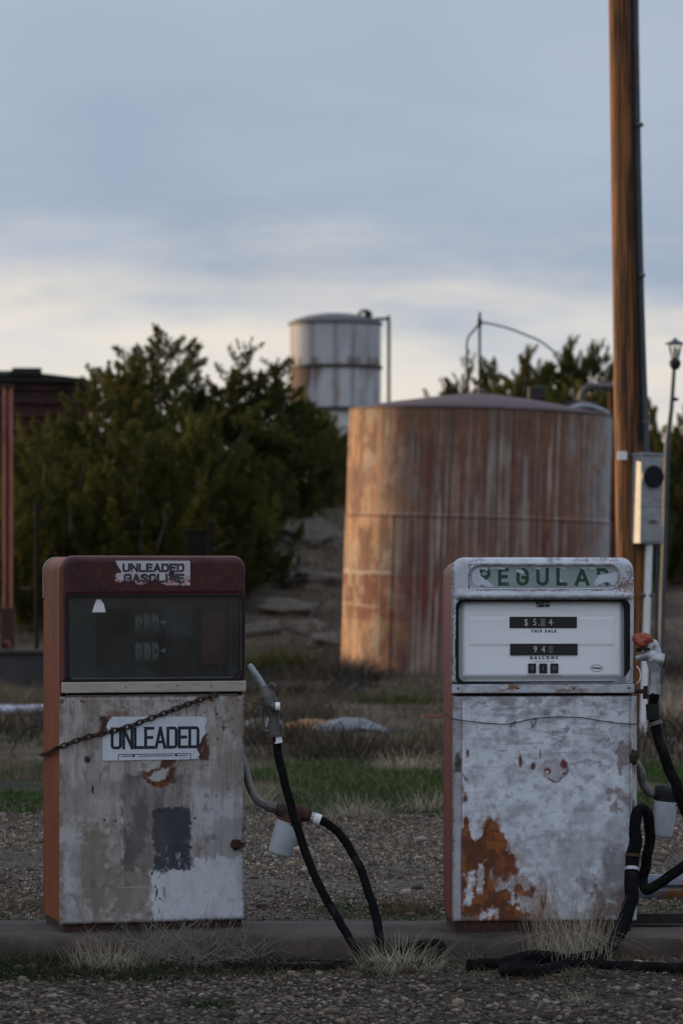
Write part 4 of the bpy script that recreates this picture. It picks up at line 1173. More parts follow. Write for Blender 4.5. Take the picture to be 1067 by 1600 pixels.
path = [TM @ Vector((-h - .012, .40, lz(1190))), TM @ Vector((-h - .014, .22, lz(1183))), TM @ Vector((-h - .013, .03, lz(1171))), onL(98, 1168), onL(130, 1156), onL(165, 1148), onL(200, 1139), onL(222, 1131), onL(250, 1121), onL(290, 1106), onL(326, 1094), onL(346, 1088, -.014)]
path = spline(path, 30)
L = [0]
for a, b_ in zip(path, path[1:]): L.append(L[-1] + (b_ - a).length)
pitch = .026; b = MB(); i = 0; s_ = 0
base = path[0].copy()
while s_ < L[-1] - pitch:
    def at(s):
        j = int(np.searchsorted(L, s)) - 1; j = max(0, min(j, len(path) - 2))
        return path[j].lerp(path[j + 1], (s - L[j]) / max(1e-9, L[j + 1] - L[j]))
    a, c_ = at(s_), at(s_ + pitch)
    t = (c_ - a).normalized(); mid = (a + c_) / 2
    nrm = Vector((math.sin(TH1), -math.cos(TH1), 0)); u = nrm.cross(t).normalized(); w_ = t.cross(u)
    side = u if i % 2 == 0 else (w_ * .8 + u * .6).normalized()
    ring = []
    for k_ in range(13):
        an = 2 * math.pi * k_ / 12
        ring.append(mid + t * math.cos(an) * .019 + side * math.sin(an) * .0085 - base)
    b.tube(ring, .0034, 6, False)
    i += 1; s_ += pitch
o = b.build('chain', M['rustdark'], None, angle=60); o.location = base
tag(o, 'rusty chain wrapped slantwise round the left pump', 'chain')

# ------------------------------------------------------------------ fuel pump, right
TH2 = R(3.2); WR = .713; SXR = 285 / WR; CXR = 849.5
c1 = P(707, 1458, 13.0)
RP = thing('fuel_pump', (c1.x + WR / 2 * math.cos(TH2), c1.y + WR / 2 * math.sin(TH2), .121),
           'old white fuel pump with red side, rust stain and a REGULAR sign above its dial', 'fuel pump', 'old fuel pumps on the concrete island', TH2)


def rx(px): return (px - CXR) / SXR


def rz(py): return (1458 - py) / 399


h = WR / 2
MB().frame(rrect(-h, h, .045, 1.455, .06, 8, .004), rrect(-h + .022, h - .022, .065, 1.433, .04, 8, .004), .045, .36).build('side_panel', M['redside'], RP, .006)
b = MB(); b.prism(rrect(-h, h, .045, 1.452, .06, 8, .004), .362, .43); b.build('back_panel', M['redside'], RP, .02)
b = MB(); b.box(-h + .012, h - .01, .015, .41, -.012, .046); b.build('base', M['rustdark'], RP, .004)


def hood_white(X, Z, do, di):
    px = CXR + X * SXR; py = 1458 - Z * 399
    n = fbm(px * .05, py * .05, 5); nf = fbm(px * .15, py * .15, 4) - .5
    c = np.ones(X.shape + (3,)) * np.array([.50, .535, .58])
    c = mixc(c, (.36, .36, .38), ss(.45, .7, n) * .6)
    n9 = fbm(px * .45, py * .45, 4) - .5; big = fbm(px * .045 + 9, py * .045, 4)
    wear = ss(.42, .62, big)
    c = mixc(c, (.13, .06, .045), ss(.005, 0, do + n9 * .012) * .85 * (.3 + .7 * wear))
    c = mixc(c, (.15, .10, .09), ss(2.5, .5, abs(py - 877 + n9 * 9)) * wear * .8)
    c = mixc(c, (.15, .11, .10), ss(4, 0, abs(py - 935 + n9 * 8)) * .65 * ss(700, 715, px))
    c = mixc(c, (.18, .075, .035), inrect(px, py, 962, 988, 908, 925, 3, n9 * 40) * .75)
    c = mixc(c, (.15, .07, .06), inrect(px, py, 982, 995, 884, 908, 3, n9 * 26) * .6)
    c = mixc(c, (.16, .13, .12), ss(4, 0, px - 707 + n9 * 10) * .7)
    c = mixc(c, (.06, .05, .05), ss(.004, 0, di + n9 * .012) * .8)
    d = np.maximum(abs(px - 851.5) - 119, abs(py - 904) - 20)
    c = mixc(c, (.15, .095, .085), ss(2.2, .3, abs(d + n9 * 5)) * (.25 + .6 * wear))
    return withrough(c, .45 + .2 * n)


def hood_depth_right(X, Z, do, di):
    px = CXR + X * SXR; py = 1458 - Z * 399
    q = np.clip(do / .035, 0, 1)
    y = .035 * (1 - np.sqrt(np.clip(1 - (1 - q) ** 2, 0, 1)))
    y = y - .026 * ss(920, 932, py) * ss(940.5, 935, py) * ss(-h - .0, -h + .04, X) * ss(h, h - .04, X)
    # pressed recess for the sign, a rounded bar
    ddx = np.clip(abs(px - 851.5) - 98, 0, 999); ddy = py - 904
    d = np.hypot(ddx, ddy) - 20.5
    y = y + .010 * ss(1.5, -2.5, d) - .004 * np.exp(-(d / 3.2) ** 2)
    return y


wr = (rx(712), rx(985.5), rz(1068.5), rz(938.5))
paint_frame('hood', rrect(-h - .002, h, rz(1070), 1.467, .05, 10, .003), rrect(*wr, .03, 10, .022), RP, hood_white, hood_depth_right, .043, N=1100, Mm=64)
MB().frame(rrect(wr[0] - .003, wr[1] + .003, wr[2] - .003, wr[3] + .003, .031, 8), rrect(wr[0] + .012, wr[1] - .018, wr[2] + .005, wr[3] - .007, .028, 8), .006, .05).build('window_gasket', M['black'], RP, .003)
# dial face, shallow pressed steps


def dialf(X, Z): pass


X0, X1, Z0, Z1 = rx(716), rx(981), rz(1067), rz(938)
xs = np.linspace(X0, X1, 150); zs = np.linspace(Z0, Z1, 90)
Xg, Zg = np.meshgrid(xs, zs); pxg = CXR + Xg * SXR; pyg = 1458 - Zg * 399
dd = np.minimum(np.minimum(pxg - 716, 981 - pxg) / 1.0, np.minimum(pyg - 936, 1067 - pyg))
Yg = .046 - .018 * ss(0, 12, dd) - .003 * ss(-2, 2, np.minimum(np.minimum(pxg - 735, 961 - pxg), np.minimum(pyg - 967, 1010 - pyg))) + .003 * ss(1013, 1009, pyg) * ss(965, 968, pyg) * 0 + .010 * ss(966, 938, pyg)
idx = np.arange(Xg.size).reshape(Xg.shape)
f = np.stack([idx[:-1, :-1], idx[:-1, 1:], idx[1:, 1:], idx[1:, :-1]], -1).reshape(-1, 4)
npmesh('dial_face', np.stack([Xg, Yg, Zg], -1).reshape(-1, 3), f, M['dial'], None, RP, True)
b = MB(); b.box(X0 - .002, X1 + .002, .048, .052, Z0 - .002, Z1 + .002); b.build('dial_backing', M['gap'], RP)
yd = .0225
disp = []
for (x0, x1, z0, z1) in ((797, 903, 983.4, 965.5), (798, 904, 1025.8, 1007.6)):
    b = MB(); b.box(rx(x0), rx(x1), yd, .036, rz(z0), rz(z1)); disp.append(b.build('display_window', M['window'], RP, .001))
for x_ in (832.5, 850, 867.5):
    b = MB(); b.prism(rrect(rx(x_ - 6.2), rx(x_ + 6.2), rz(1053.8), rz(1038.6), .003, 4), yd, .034); o = b.build('price_window', M['window'], RP)
    font({832.5: '0', 850: '1', 867.5: '0'}[x_], rx(x_), rz(1046.2), yd - .0006, .026, M['digitdim'], o, 'digit')
yt = yd - .0006
for t_, x_, m_ in (('$', 823, 'digit'), ('5', 836.5, 'digit'), ('.', 843.5, 'digit'), ('8', 849, 'digitdim'), ('4', 861.5, 'digit')):
    font(t_, rx(x_), rz(974.5), yt, .036, M[m_], disp[0], 'digit', sx=.85)
b = MB(); b.box(rx(846), rx(853), yt + .0001, yd + .001, rz(980.5), rz(968.5)); b.build('worn_wheel', M['digitdim'], disp[0]); b = MB(); b.box(rx(864), rx(868), yt, yd + .001, rz(975.4), rz(974.4)); b.build('half_digit', M['digitdim'], disp[0])
for t_, x_, m_ in (('9', 837.5, 'digit'), ('4', 850, 'digit'), ('8', 862, 'digitdim')):
    font(t_, rx(x_), rz(1016.8), yt, .036, M[m_], disp[1], 'digit', sx=.85)
b = MB(); b.box(rx(858.5), rx(865.5), yt + .0001, yd + .001, rz(1023), rz(1011.5)); b.build('worn_wheel', mat('grey_wheel', (.06, .06, .06), .7), disp[1])
font('THIS SALE', rx(850.5), rz(988), .0236, .0150, M['ink'], RP, 'dial_lettering', 1.55, bold=.0006)
font('GALLONS', rx(851), rz(1029.8), .0262, .0150, M['ink'], RP, 'dial_lettering', 1.95, bold=.0006)
M['fine'] = mat('grey_fine_print', (.22, .24, .27), .6, var=.2, bump=0)
for z_, x0, x1 in ((1035.8, 834, 868), (1057.3, 824, 878)):
    b = MB(); xx = x0
    while xx < x1:
        w_ = random.uniform(2, 5); b.box(rx(xx), rx(xx + w_), .0268, .028, rz(z_ + .5), rz(z_ - .3)); xx += w_ + random.uniform(.7, 1.6)
    b.build('fine_print', M['fine'], RP, angle=0)
# script badge and oval badge
font('Tokheim', rx(849), rz(947.6), .0285, .0215, M['ink'], RP, 'script_badge', .95, .35, .0009, .74)
b = MB(); b.box(rx(838.5), rx(861), .0283, .0325, rz(943.6), rz(942.1)); b.build('script_badge', M['ink'], RP, angle=0)
ov = lambda a, c_: [(rx(934) + a * math.cos(2 * math.pi * i / 40), rz(1046) + c_ * math.sin(2 * math.pi * i / 40)) for i in range(40)]
b = MB(); b.frame(ov(.0245, .0133), ov(.0232, .0121), .0264, .029); b.build('oval_badge', M['ink'], RP, angle=0)
font('Tokheim', rx(934), rz(1045.8), .0265, .0105, M['ink'], RP, 'oval_lettering', 1.0, .25, .0003)
# sign plate in the recess
M['plate'] = mat('sign_glass', (.27, .335, .325), .35, second=(.20, .26, .255), s2=(.4, .7), s2scale=10, var=.1, vscale=9, bump=0)
pl = MB().prism(rrect(rx(736), rx(967), rz(919.5), rz(888), .037, 10), .0075, .012).build('sign_plate', M['plate'], RP, .001)


def sign_keep(X, Z):
    px = CXR + X * SXR; py = 1458 - Z * 399
    nf = fbm(px * .15, py * .15, 4) - .5
    t = np.maximum(ss(2, -2, np.hypot((px - 738) / 1.0, (py - 905) / 1.2) - 15 - nf * 20), inrect(px, py, 738, 766, 905, 917, 2.5, -abs(py - 905 - (px - 738) * .42) + 5 + nf * 8))
    t = np.maximum(t, ss(2, -2, np.hypot(px - 813, (py - 895) / .8) - 4.2 - nf * 12))
    t = np.maximum(t, ss(2, -2, np.hypot((px - 958) / 1.3, (py - 906) / 1.3) - 8 - nf * 14))
    t = np.maximum(t, inrect(px, py, 932, 962, 898, 918, 2.5, 4.5 - abs(py - 912 + (px - 932) * .55) + nf * 9))
    t = np.maximum(t, ss(1.5, -1.5, np.hypot(px - 877, py - 909) - 2.6 - nf * 3))
    t = np.maximum(t, ss(3.5, 1, py - 888.5 + nf * 9) * ss(.45, .6, fbm(px * .08 + 3, px * 0, 3)))
    t = np.maximum(t, ss(6, 2, np.minimum(px - 736, 967 - px) + nf * 8))
    return t


ow = .0375
npm = torn_sheet('peeled_coating', pl, rx(737), rx(966), rz(919), rz(888.5), .0062,
                 lambda X, Z: sign_keep(X, Z) * ss(-.001, .001, np.minimum(.0385, .1) - np.hypot(np.clip(abs(X - rx(851.5)) - (rx(967) - rx(736)) / 2 + .0385, 0, 9), (Z - rz(903.75)) * 1.0)),
                 lambda X, Z: np.ones(X.shape + (3,)) * np.array([.52, .56, .62]), M['chip'])
b = lettering('REGULAR', rx(748), rx(952), rz(917), rz(889.5), .0070, .19, .66, .77, .32, narrow={'R': .93, 'L': .83, 'E': .8, 'A': 1.23})
b.build('lettering', M['greenink'], pl, angle=0)
b = MB(); b.frame(rrect(rx(730.5), rx(972.5), rz(924.5), rz(883), .05, 12), rrect(rx(733), rx(970), rz(922.3), rz(885.2), .046, 12), -.003, .004)
b.build('sign_rim', mat('rusty_rim', (.20, .14, .13), .7, second=(.40, .42, .45), s2=(.45, .6), s2scale=25, var=.3), RP, .001)


# lower trim, gap, door
def strip_paint(X, Z):
    px = CXR + X * SXR; py = 1458 - Z * 399; nf = fbm(px * .06, py * .2, 4)
    c = np.ones(X.shape + (3,)) * np.array([.48, .51, .55])
    c = mixc(c, (.20, .09, .03), ss(.5, .62, nf) * inrect(px, py, 775, 915, 1060, 1090, 20))
    c = mixc(c, (.30, .30, .31), ss(.55, .7, fbm(px * .1 + 9, py * .1, 3)) * .6)
    for a in (809, 897, 983, 715): c = mixc(c, (.02, .02, .02), ss(2.4, 1.4, np.hypot(px - a, py - 1077)))
    c = mixc(c, (.10, .06, .05), ss(3, 0, np.minimum(py - 1070, 1085 - py) + nf * 4 - 2) * .6)
    return withrough(c, .5 + 0 * nf)


paint_panel('trim_strip', -h, h, rz(1085), rz(1070.5), -.006, .04, RP, strip_paint, r=.004, nx=200, nz=14)
b = MB(); b.box(-h + .03, h - .03, .05, .06, rz(1096), rz(1084)); b.box(rx(897), rx(950), .03, .049, rz(1089), rz(1085.5)); b.build('gap_plate', M['gap'], RP)
paint_panel('door', -h + .002, h + .001, rz(1441), rz(1089), .0, .042, RP, paint_right, r=.012, dent=lambda X, Z: .006 * (fbm(X * 4 + 3, Z * 4, 3) - .5))
b = MB(); b.cyl((rx(854.5), -.004, rz(1114)), (rx(854.5), .004, rz(1114)), .013, n=24); b.cyl((rx(854.5), -.007, rz(1114)), (rx(854.5), -.003, rz(1114)), .004, n=12)
b.build('lock', M['galv'], RP, .001)
b = MB()
for s_, x_ in ((0, 989.5),):
    b.box(rx(988), rx(996), -.003, .05, rz(1440), rz(1090))
b.build('corner_post', mat('worn_corner_paint', (.42, .43, .45), .55, second=(.10, .06, .05), s2=(.5, .62), s2scale=14, stretch=(1, 1, .4), var=.2), RP, .004)
b = MB(); b.blob((rx(991), -.004, rz(1185)), (.018, .012, .028), .4, 2, seed=8); b.build('latch', M['rustdark'], RP)

# wire round the right pump
TM2 = Matrix.Translation(RP.location) @ Matrix.Rotation(TH2, 4, 'Z')


def onR(px, py, d=-.006): return TM2 @ Vector((rx(px), d, rz(py)))


w1 = spline([TM2 @ Vector((-h - .004, .30, rz(1122))), TM2 @ Vector((-h - .004, .03, rz(1123))), onR(708, 1124.5, -.004), onR(740, 1129), onR(780, 1132.5), onR(800, 1131.5), onR(830, 1125), onR(860, 1122), onR(905, 1122.5), onR(940, 1128), onR(975, 1132.5), onR(997, 1133, -.006)], 8)
base = w1[0].copy()
b = MB(); b.tube([q - base for q in w1], .0019, 6, False)
for pp in ([onR(796, 1140, -.008), onR(800, 1131, -.01), onR(806, 1129, -.007), onR(801, 1135, -.01)], [onR(822, 1126, -.008), onR(835, 1124.5, -.012), onR(837, 1128, -.01), onR(832, 1138, -.01), onR(830, 1128, -.008)]):
    b.tube([q - base for q in spline(pp, 5)], .0016, 6, False)
o = b.build('wire', M['dark'], None); o.location = base
tag(o, 'thin twisted wire tied across the white pump door', 'wire')

# filter of the right pump
Yr = 13.12
b = MB(); b.tube(local(RP, spline(wp([(990, 1190, Yr + .05), (1000, 1205, Yr), (1005, 1225, Yr), (1016, 1239, Yr - .01), (1032, 1243, Yr - .02)]))), .018, 12); b.build('outlet_pipe', M['oldalu'], RP)
b = MB(); b.tube(local(RP, spline(wp([(1022, 1238, Yr - .02), (1034, 1240, Yr - .02), (1056, 1246, Yr - .02), (1072, 1252, Yr - .02)]))), [.028, .036, .034, .024], 14)
b.tube(local(RP, wp([(1042, 1238, Yr - .02), (1040, 1258, Yr - .02)])), [.042, .046], 20); fh = b.build('filter_head', M['black'], RP, angle=40)
b = MB(); b.tube(local(RP, wp([(1039.5, 1252, Yr - .02), (1039, 1258, Yr - .02), (1035, 1303, Yr - .02), (1034.6, 1307, Yr - .02), (1034.5, 1308.5, Yr - .02)])), [.0475, .0475, .0375, .035, .03], 28)
b.build('filter_canister', M['canister'], fh, angle=50)
# nozzle hook, cable loop
b = MB(); b.tube(local(RP, spline(wp([(990, 1080, 13.06), (1004, 1080, 13.06), (1013, 1078, 13.06)]))), .009, 10); b.tube(local(RP, wp([(1009, 1072, 13.06), (1008, 1092, 13.06)])), .012, 8)
b.build('hose_bracket', M['rustdark'], RP)

# hose and nozzle of the right pump
HR = thing('fuel_hose', (P(960, 1500, 12.7).x, 12.7, .02), 'thick black taped fuel hose looping down the right side of the white pump', 'fuel hose', 'black fuel hoses')
hp = wp([(1019, 1082, 13.0), (1020, 1105, 13.0), (1022, 1130, 13.0), (1034, 1168, 12.98), (1050, 1212, 12.96), (1068, 1258, 12.95), (1088, 1300, 12.95), (1098, 1330, 12.95), (1082, 1346, 12.95), (1050, 1364, 12.95), (1022, 1384, 12.95), (1008, 1388, 12.95), (1005, 1370, 12.95), (1012, 1335, 12.95), (1016, 1300, 12.95), (1011, 1272, 12.94), (1000, 1266, 12.93), (993, 1280, 12.91), (990, 1320, 12.9)])
b = MB(); b.tube(rel(HR, spline(hp, 8)), [.020, .020, .022, .022, .020, .020, .020, .022, .0235], 14, wob=.009); b.build('hose', M['hose'], HR, angle=60)
hp2 = spline(wp([(991, 1300, 12.905), (990, 1320, 12.9), (987, 1350, 12.88), (986, 1385, 12.84), (982, 1420, 12.8), (968, 1457, 12.75), (945, 1485, 12.7), (905, 1501, 12.66), (860, 1497, 12.64), (825, 1496, 12.62), (790, 1504, 12.6), (757, 1516, 12.58), (731, 1524, 12.56)]), 8)
for q in hp2: q.z = max(q.z, .047)
b = MB(); b.tube(rel(HR, hp2), [.0245, .0265, .027, .027, .027, .027, .026, .024, .022], 14, wob=.008); b.build('hose', M['hose'], HR, angle=60)
for (a, c_, r_, m_) in (((988.3, 1334, 12.889), (988, 1339, 12.887), .030, 'rustdark'), ((986.6, 1356, 12.875), (986.4, 1361, 12.87), .0295, 'alu'), ((1023, 1127, 12.995), (1025, 1133, 12.993), .026, 'oldalu'), ((913, 1499, 12.665), (908, 1500.5, 12.663), .029, 'oldalu')):
    b = MB(); b.tube(rel(HR, [P(*a), P(*c_)]), r_, 16); b.build('hose_clamp', M[m_], HR)
b = MB(); b.tube(rel(HR, wp([(1018.5, 1100, 13.0), (1020, 1124, 13.0)])), [.027, .027], 12); b.build('swivel', M['black'], HR)
nzb = MB()
nzb.tube(rel(HR, spline(wp([(993, 1029, 13.0), (1003, 1026, 13.0), (1014, 1024, 13.0), (1021, 1030, 13.0), (1023, 1045, 13.0)]))), [.010, .018, .030, .034, .026], 14)
nzb.tube(rel(HR, spline(wp([(1014, 1020, 13.0), (1018, 1008, 13.0), (1023, 1012, 13.0), (1026, 1026, 13.0)]))), [.022, .024, .02, .022], 12)
nzb.tube(rel(HR, spline(wp([(1022, 1036, 13.0), (1023, 1052, 13.0), (1022, 1070, 13.0), (1020, 1086, 13.0)]))), [.026, .019, .019, .021], 14)
nzb.tube(rel(HR, wp([(1018, 1029, 12.99), (1036, 1032, 12.99)])), [.024, .026], 16)
nzb.tube(rel(HR, wp([(1022, 1068, 13.0), (1021, 1084, 13.0)])), [.026, .026], 6)
no = nzb.build('nozzle', M['alu'], HR, angle=40)
b = MB(); b.tube(rel(HR, wp([(1036, 1032, 12.99), (1039, 1032.5, 12.99)])), .025, 16); b.build('swivel_cap', M['rustdark'], no)
b = MB(); b.tube(rel(HR, wp([(994, 1016, 12.985), (1003, 1013.5, 12.975), (1015, 1014, 12.97)])), [.008, .007, .004], 8); b.build('trigger', M['black'], no)
b = MB(); b.tube(rel(HR, spline(wp([(994, 1041, 12.985), (998, 1046, 12.98), (1000, 1055, 12.98), (998, 1064, 12.98), (994, 1068, 12.985)]))), .0022, 6); b.build('ring', M['tape'], no)
b = MB(); b.tube(rel(HR, spline(wp([(1024, 1005, 13.0), (1029, 1012, 13.0), (1031, 1024, 13.0)]))), .009, 8); b.build('trigger_guard', M['oldalu'], no)

# torn orange plastic caught on the nozzle
mb = MB(); mb.blob((0, 0, 0), (.044, .028, .027), .5, 1.3, 18, 28, seed=5)
o = mb.build('plastic_scrap', M['orangerag'], None, angle=40); o.location = P(1006, 1002, 13.0); o.rotation_euler = (.3, .25, .4)
tag(o, 'torn orange plastic scrap caught on the silver nozzle of the white pump', 'plastic scrap')

# second loose hose on the gravel
hp = spline(wp([(1120, 1545, 12.45), (1067, 1537, 12.48), (1020, 1531, 12.5), (985, 1526, 12.52), (945, 1516, 12.55), (910, 1508, 12.57), (880, 1508, 12.57), (868, 1522, 12.5), (845, 1534, 12.42), (812, 1541, 12.38), (790, 1535, 12.4), (789, 1522, 12.46), (808, 1514, 12.52), (835, 1512, 12.56)]), 8)
for q in hp: q.z = max(q.z, .045)
o = thing('loose_hose', (P(930, 1520, 12.5).x, 12.5, .02), 'loose black hose with a hooked end lying on the gravel at right', 'hose', 'black fuel hoses')
b = MB(); b.tube(rel(o, hp), .022, 14, wob=.008); b.build('hose', M['hose'], o, angle=60)
b = MB(); b.tube(rel(o, wp([(993, 1527.6, 12.517), (998, 1528.6, 12.515)])), .0235, 14); b.build('tape', M['trim'], o)

# ------------------------------------------------------------------ rusted tank
TY = 46.0; TR = 1.815; TZ0 = .06; TZ1 = 3.70; tcx = (739 - CX) / F * TY
TK = thing('storage_tank', (tcx, TY, TZ0), 'big rust streaked steel tank with a low cone roof', 'tank')
TK.rotation_euler = (0, R(1.7), 0)
na, nzz = 1500, 320
A = np.linspace(0, 2 * np.pi, na, endpoint=False); Zt = np.linspace(0, TZ1 - TZ0, nzz)
AA, ZZ = np.meshgrid(A, Zt)
# angle measured from the side facing the camera, positive to the right
ph = np.mod(AA + np.pi / 2 + np.pi, 2 * np.pi) - np.pi
u = ph * TR; H = TZ1 - TZ0
hh = ZZ / H
lap = np.zeros_like(AA)
seam = H * .60
rad = TR + .004 * np.sin(ph * 7) + .006 * (fbm(u * .8, ZZ * .8, 3) - .5)
rad = rad + .012 * (ZZ < seam) * 1.0 + .010 * np.exp(-((ZZ - seam) / .018) ** 2)
for pm in (-.70, .15, 1.0, 2.1, -1.9, -2.9):
    dph = np.mod(ph - pm + np.pi, 2 * np.pi) - np.pi
    rad = rad + .006 * ss(.0, -.006, dph) * ss(-.5, -.02, dph) * (ZZ < seam)
s1 = fbm(u * 22, ZZ * .25 + 3, 4); s2 = fbm(u * 70 + 5, ZZ * .45, 3); s3 = fbm(u * 3.2 + 9, ZZ * 2.6, 5); s4 = fbm(u * 1.1 + 2, ZZ * .5, 3); s5 = fbm(u * 7 + 3, ZZ * 9, 4)
C = np.ones(AA.shape + (3,)) * np.array([.190, .088, .052])
C = mixc(C, (.40, .215, .115), ss(-.42, -1.0, ph + .35 * (fbm(u * 1.3 + 70, ZZ * .8, 4) - .5)))  # sunlit glow painted in: paler, golden base towards the sunward left
C = mixc(C, (.125, .05, .038), ss(.40, .62, s3) * .8)
C = mixc(C, (.24, .155, .115), ss(.5, .7, s4) * .5)
C = mixc(C, (.135, .105, .078), ss(.5, .6, s1) * .5)
band = ss(.20, .215, hh) * ss(.385, .37, hh)
C = mixc(C, (.15, .038, .026), band * (.35 + .5 * ss(.3, .5, s3)) * ss(.2, -.5, ph))
C = mixc(C, (.16, .042, .034), ss(.55, .7, fbm(u * 1.6 + 31, ZZ * 1.2, 4)) * .35 * ss(-.4, .2, ph))
# chalky runs: many thin vertical lines with broken lengths, thicker to the right
ln = .45 * s1 + .55 * s2
brk = ss(.34, .56, fbm(u * 20 + 11, ZZ * 1.5, 3))
st = ss(.50, .63, ln + .05 * ss(-.8, 1.0, ph) + .04 * ss(.2, .9, hh)) * (.35 + .65 * brk) * ss(-1.25, -.45, ph)
C = mixc(C, (.33, .285, .24), st * .72 * ss(.28, .55, s3 * .5 + fbm(u * 2.6 + 90, ZZ * .9, 3) * .5))
st2 = ss(.60, .66, fbm(u * 60 + 77, ZZ * .35, 2) * .7 + fbm(u * 5, ZZ * .4 + 9, 3) * .3) * brk
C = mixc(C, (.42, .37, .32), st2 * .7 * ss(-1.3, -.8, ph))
C = mixc(C, (.065, .038, .03), ss(.57, .66, fbm(u * 50 + 9, ZZ * .4, 3) * .5 + fbm(u * 30 + 40, ZZ * .25, 3) * .5) * .55 * ss(-1.2, -.3, ph))
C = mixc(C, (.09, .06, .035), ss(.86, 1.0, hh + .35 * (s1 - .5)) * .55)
# wide bare grey zone at the right
C = mixc(C, (.25, .235, .225), ss(.80, 1.2, ph + .5 * (s4 - .5) + .3 * (s1 - .5)) * .6)
C = mixc(C, (.32, .305, .29), ss(1.06, 1.16, ph + .12 * (s3 - .5)) * .8)
vein = ss(.022, .006, abs(fbm(u * 1.5 + 33, ZZ * 1.1 + 5, 4) - .5)) * ss(.42, .55, s5)
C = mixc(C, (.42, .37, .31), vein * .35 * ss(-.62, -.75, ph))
C = mixc(C, (.20, .07, .06), ss(.5, .62, s3) * ss(.75, .95, ph) * ss(1.25, 1.1, ph) * ss(.45, .65, hh) * .7)
# flaking on the sunward side
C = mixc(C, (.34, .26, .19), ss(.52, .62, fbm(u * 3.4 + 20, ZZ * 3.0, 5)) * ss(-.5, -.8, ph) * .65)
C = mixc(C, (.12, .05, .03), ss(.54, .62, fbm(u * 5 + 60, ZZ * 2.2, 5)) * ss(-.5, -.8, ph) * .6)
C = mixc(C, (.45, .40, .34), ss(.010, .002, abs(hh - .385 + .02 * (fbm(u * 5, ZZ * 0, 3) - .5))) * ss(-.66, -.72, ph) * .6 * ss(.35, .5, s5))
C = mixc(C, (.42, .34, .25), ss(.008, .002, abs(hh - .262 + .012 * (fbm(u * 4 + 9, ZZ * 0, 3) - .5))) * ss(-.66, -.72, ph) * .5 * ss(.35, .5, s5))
C = C * (.82 + .36 * s5)[..., None]
C = mixc(C, (.06, .032, .026), ss(.014, .004, abs(ZZ - seam + .02)) * .7)
C = mixc(C, (.05, .03, .025), ss(.010, .002, abs(ph + .70)) * .5 * (ZZ < seam))
for pm in (.15, 1.0): C = mixc(C, (.07, .045, .038), ss(.008, .002, abs(ph - pm)) * .35 * (ZZ < seam))
for pm in (-.25, .55): C = mixc(C, (.07, .045, .038), ss(.008, .002, abs(ph - pm)) * .35 * (ZZ > seam))
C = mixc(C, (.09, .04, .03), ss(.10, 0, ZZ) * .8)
V = np.stack([rad * np.cos(AA), rad * np.sin(AA), ZZ], -1)
idx = np.arange(na * nzz).reshape(nzz, na); nx_ = np.roll(idx, -1, 1)
f = np.stack([idx[:-1], nx_[:-1], nx_[1:], idx[1:]], -1).reshape(-1, 4)
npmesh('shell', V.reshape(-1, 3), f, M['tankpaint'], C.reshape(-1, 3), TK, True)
b = MB(); b.lathe([(TR + .008, H - .02), (TR + .016, H - .014), (TR + .016, H + .0), (TR + .0, H + .012), (TR * .75, H + .10), (TR * .4, H + .20), (TR * .12, H + .265), (.05, H + .275)], 96)
rf = b.build('roof', M['tankroof'], TK, angle=30)
b = MB()
b.lathe([(.20, 0), (.20, .12), (.22, .12), (.22, .15), (.02, .17)], 24, (1.35, -.35, H + .03)); b.build('hatch', M['tankroof'], rf, angle=30)
b = MB(); b.tube(spline([(1.15, -.9, H + .05), (1.35, -.8, H + .11), (1.6, -.55, H + .07), (1.72, -.3, H + .03)], 6), .04, 10); b.build('roof_pipe', M['galv'], rf)
b = MB(); b.lathe([(.06, 0), (.06, .06), (.02, .08)], 14, (0, 0, H + .26)); b.build('roof_cap', M['tankroof'], rf)

# swing-pipe post behind the tank
YG = 50.0
base = P(749, 890, YG); base.z = hz(base.x, YG)
o = thing('pipe_gantry', base, 'thin bent pipe gantry on a post rising behind the rusted tank', 'pipe gantry')
b = MB(); b.tube(rel(o, [base, P(749, 488, YG)]), .021, 10); b.build('post', M['dark'], o)
b = MB(); b.tube(rel(o, spline(wp([(749, 505, YG), (741, 515, YG), (730, 531, YG), (729.5, 560, YG), (729.5, 640, YG)]), 4)), .015, 8); b.build('arm', M['dark'], o)
b = MB(); b.tube(rel(o, spline(wp([(750, 503, YG), (775, 508, YG), (800, 515, YG), (825, 525, YG), (845, 534, YG), (868, 552, YG)]), 4)), .014, 8); b.build('arm', M['dark'], o)
b = MB(); b.tube(rel(o, [P(749, 498, YG), P(749, 510, YG)]), .035, 10); b.build('bracket', M['dark'], o)

# standpipe right behind the tank
YS = 49.0
base = P(956, 890, YS); base.z = hz(base.x, YS)
o = thing('standpipe', base, 'brown standpipe with a pale elbow arm beside the right edge of the tank', 'standpipe')
b = MB(); b.box(-.055, .055, -.055, .055, 0, P(0, 612, YS).z - base.z); b.build('post', M['rust'], o, .01)
b = MB(); b.tube(rel(o, spline(wp([(961, 604, YS), (940, 604, YS), (922, 604, YS), (911, 611, YS), (907, 626, YS)]), 5)), .055, 12); b.build('arm', M['oldalu'], o)
b = MB(); b.tube(rel(o, wp([(926, 604, YS), (919, 604, YS)])), .085, 14); b.build('flange', M['oldalu'], o)
b = MB(); b.tube(rel(o, wp([(962, 740, YS), (962, 900, YS)])), .04, 10); b.build('drain_pipe', M['galv'], o)
base = P(838, 890, 50.5); base.z = hz(base.x, 50.5)
o = thing('vent_stack', base, 'dark vent stack with a square hood behind the tank roof', 'vent stack')
b = MB(); b.tube([(0, 0, 0), (0, 0, P(0, 622, 50.5).z - base.z)], .06, 10); b.build('pipe', M['dark'], o)
b = MB(); zt = P(0, 626, 50.5).z - base.z; b.box(-.13, .13, -.13, .13, zt, zt + .22); b.build('hood', M['dark'], o, .03)

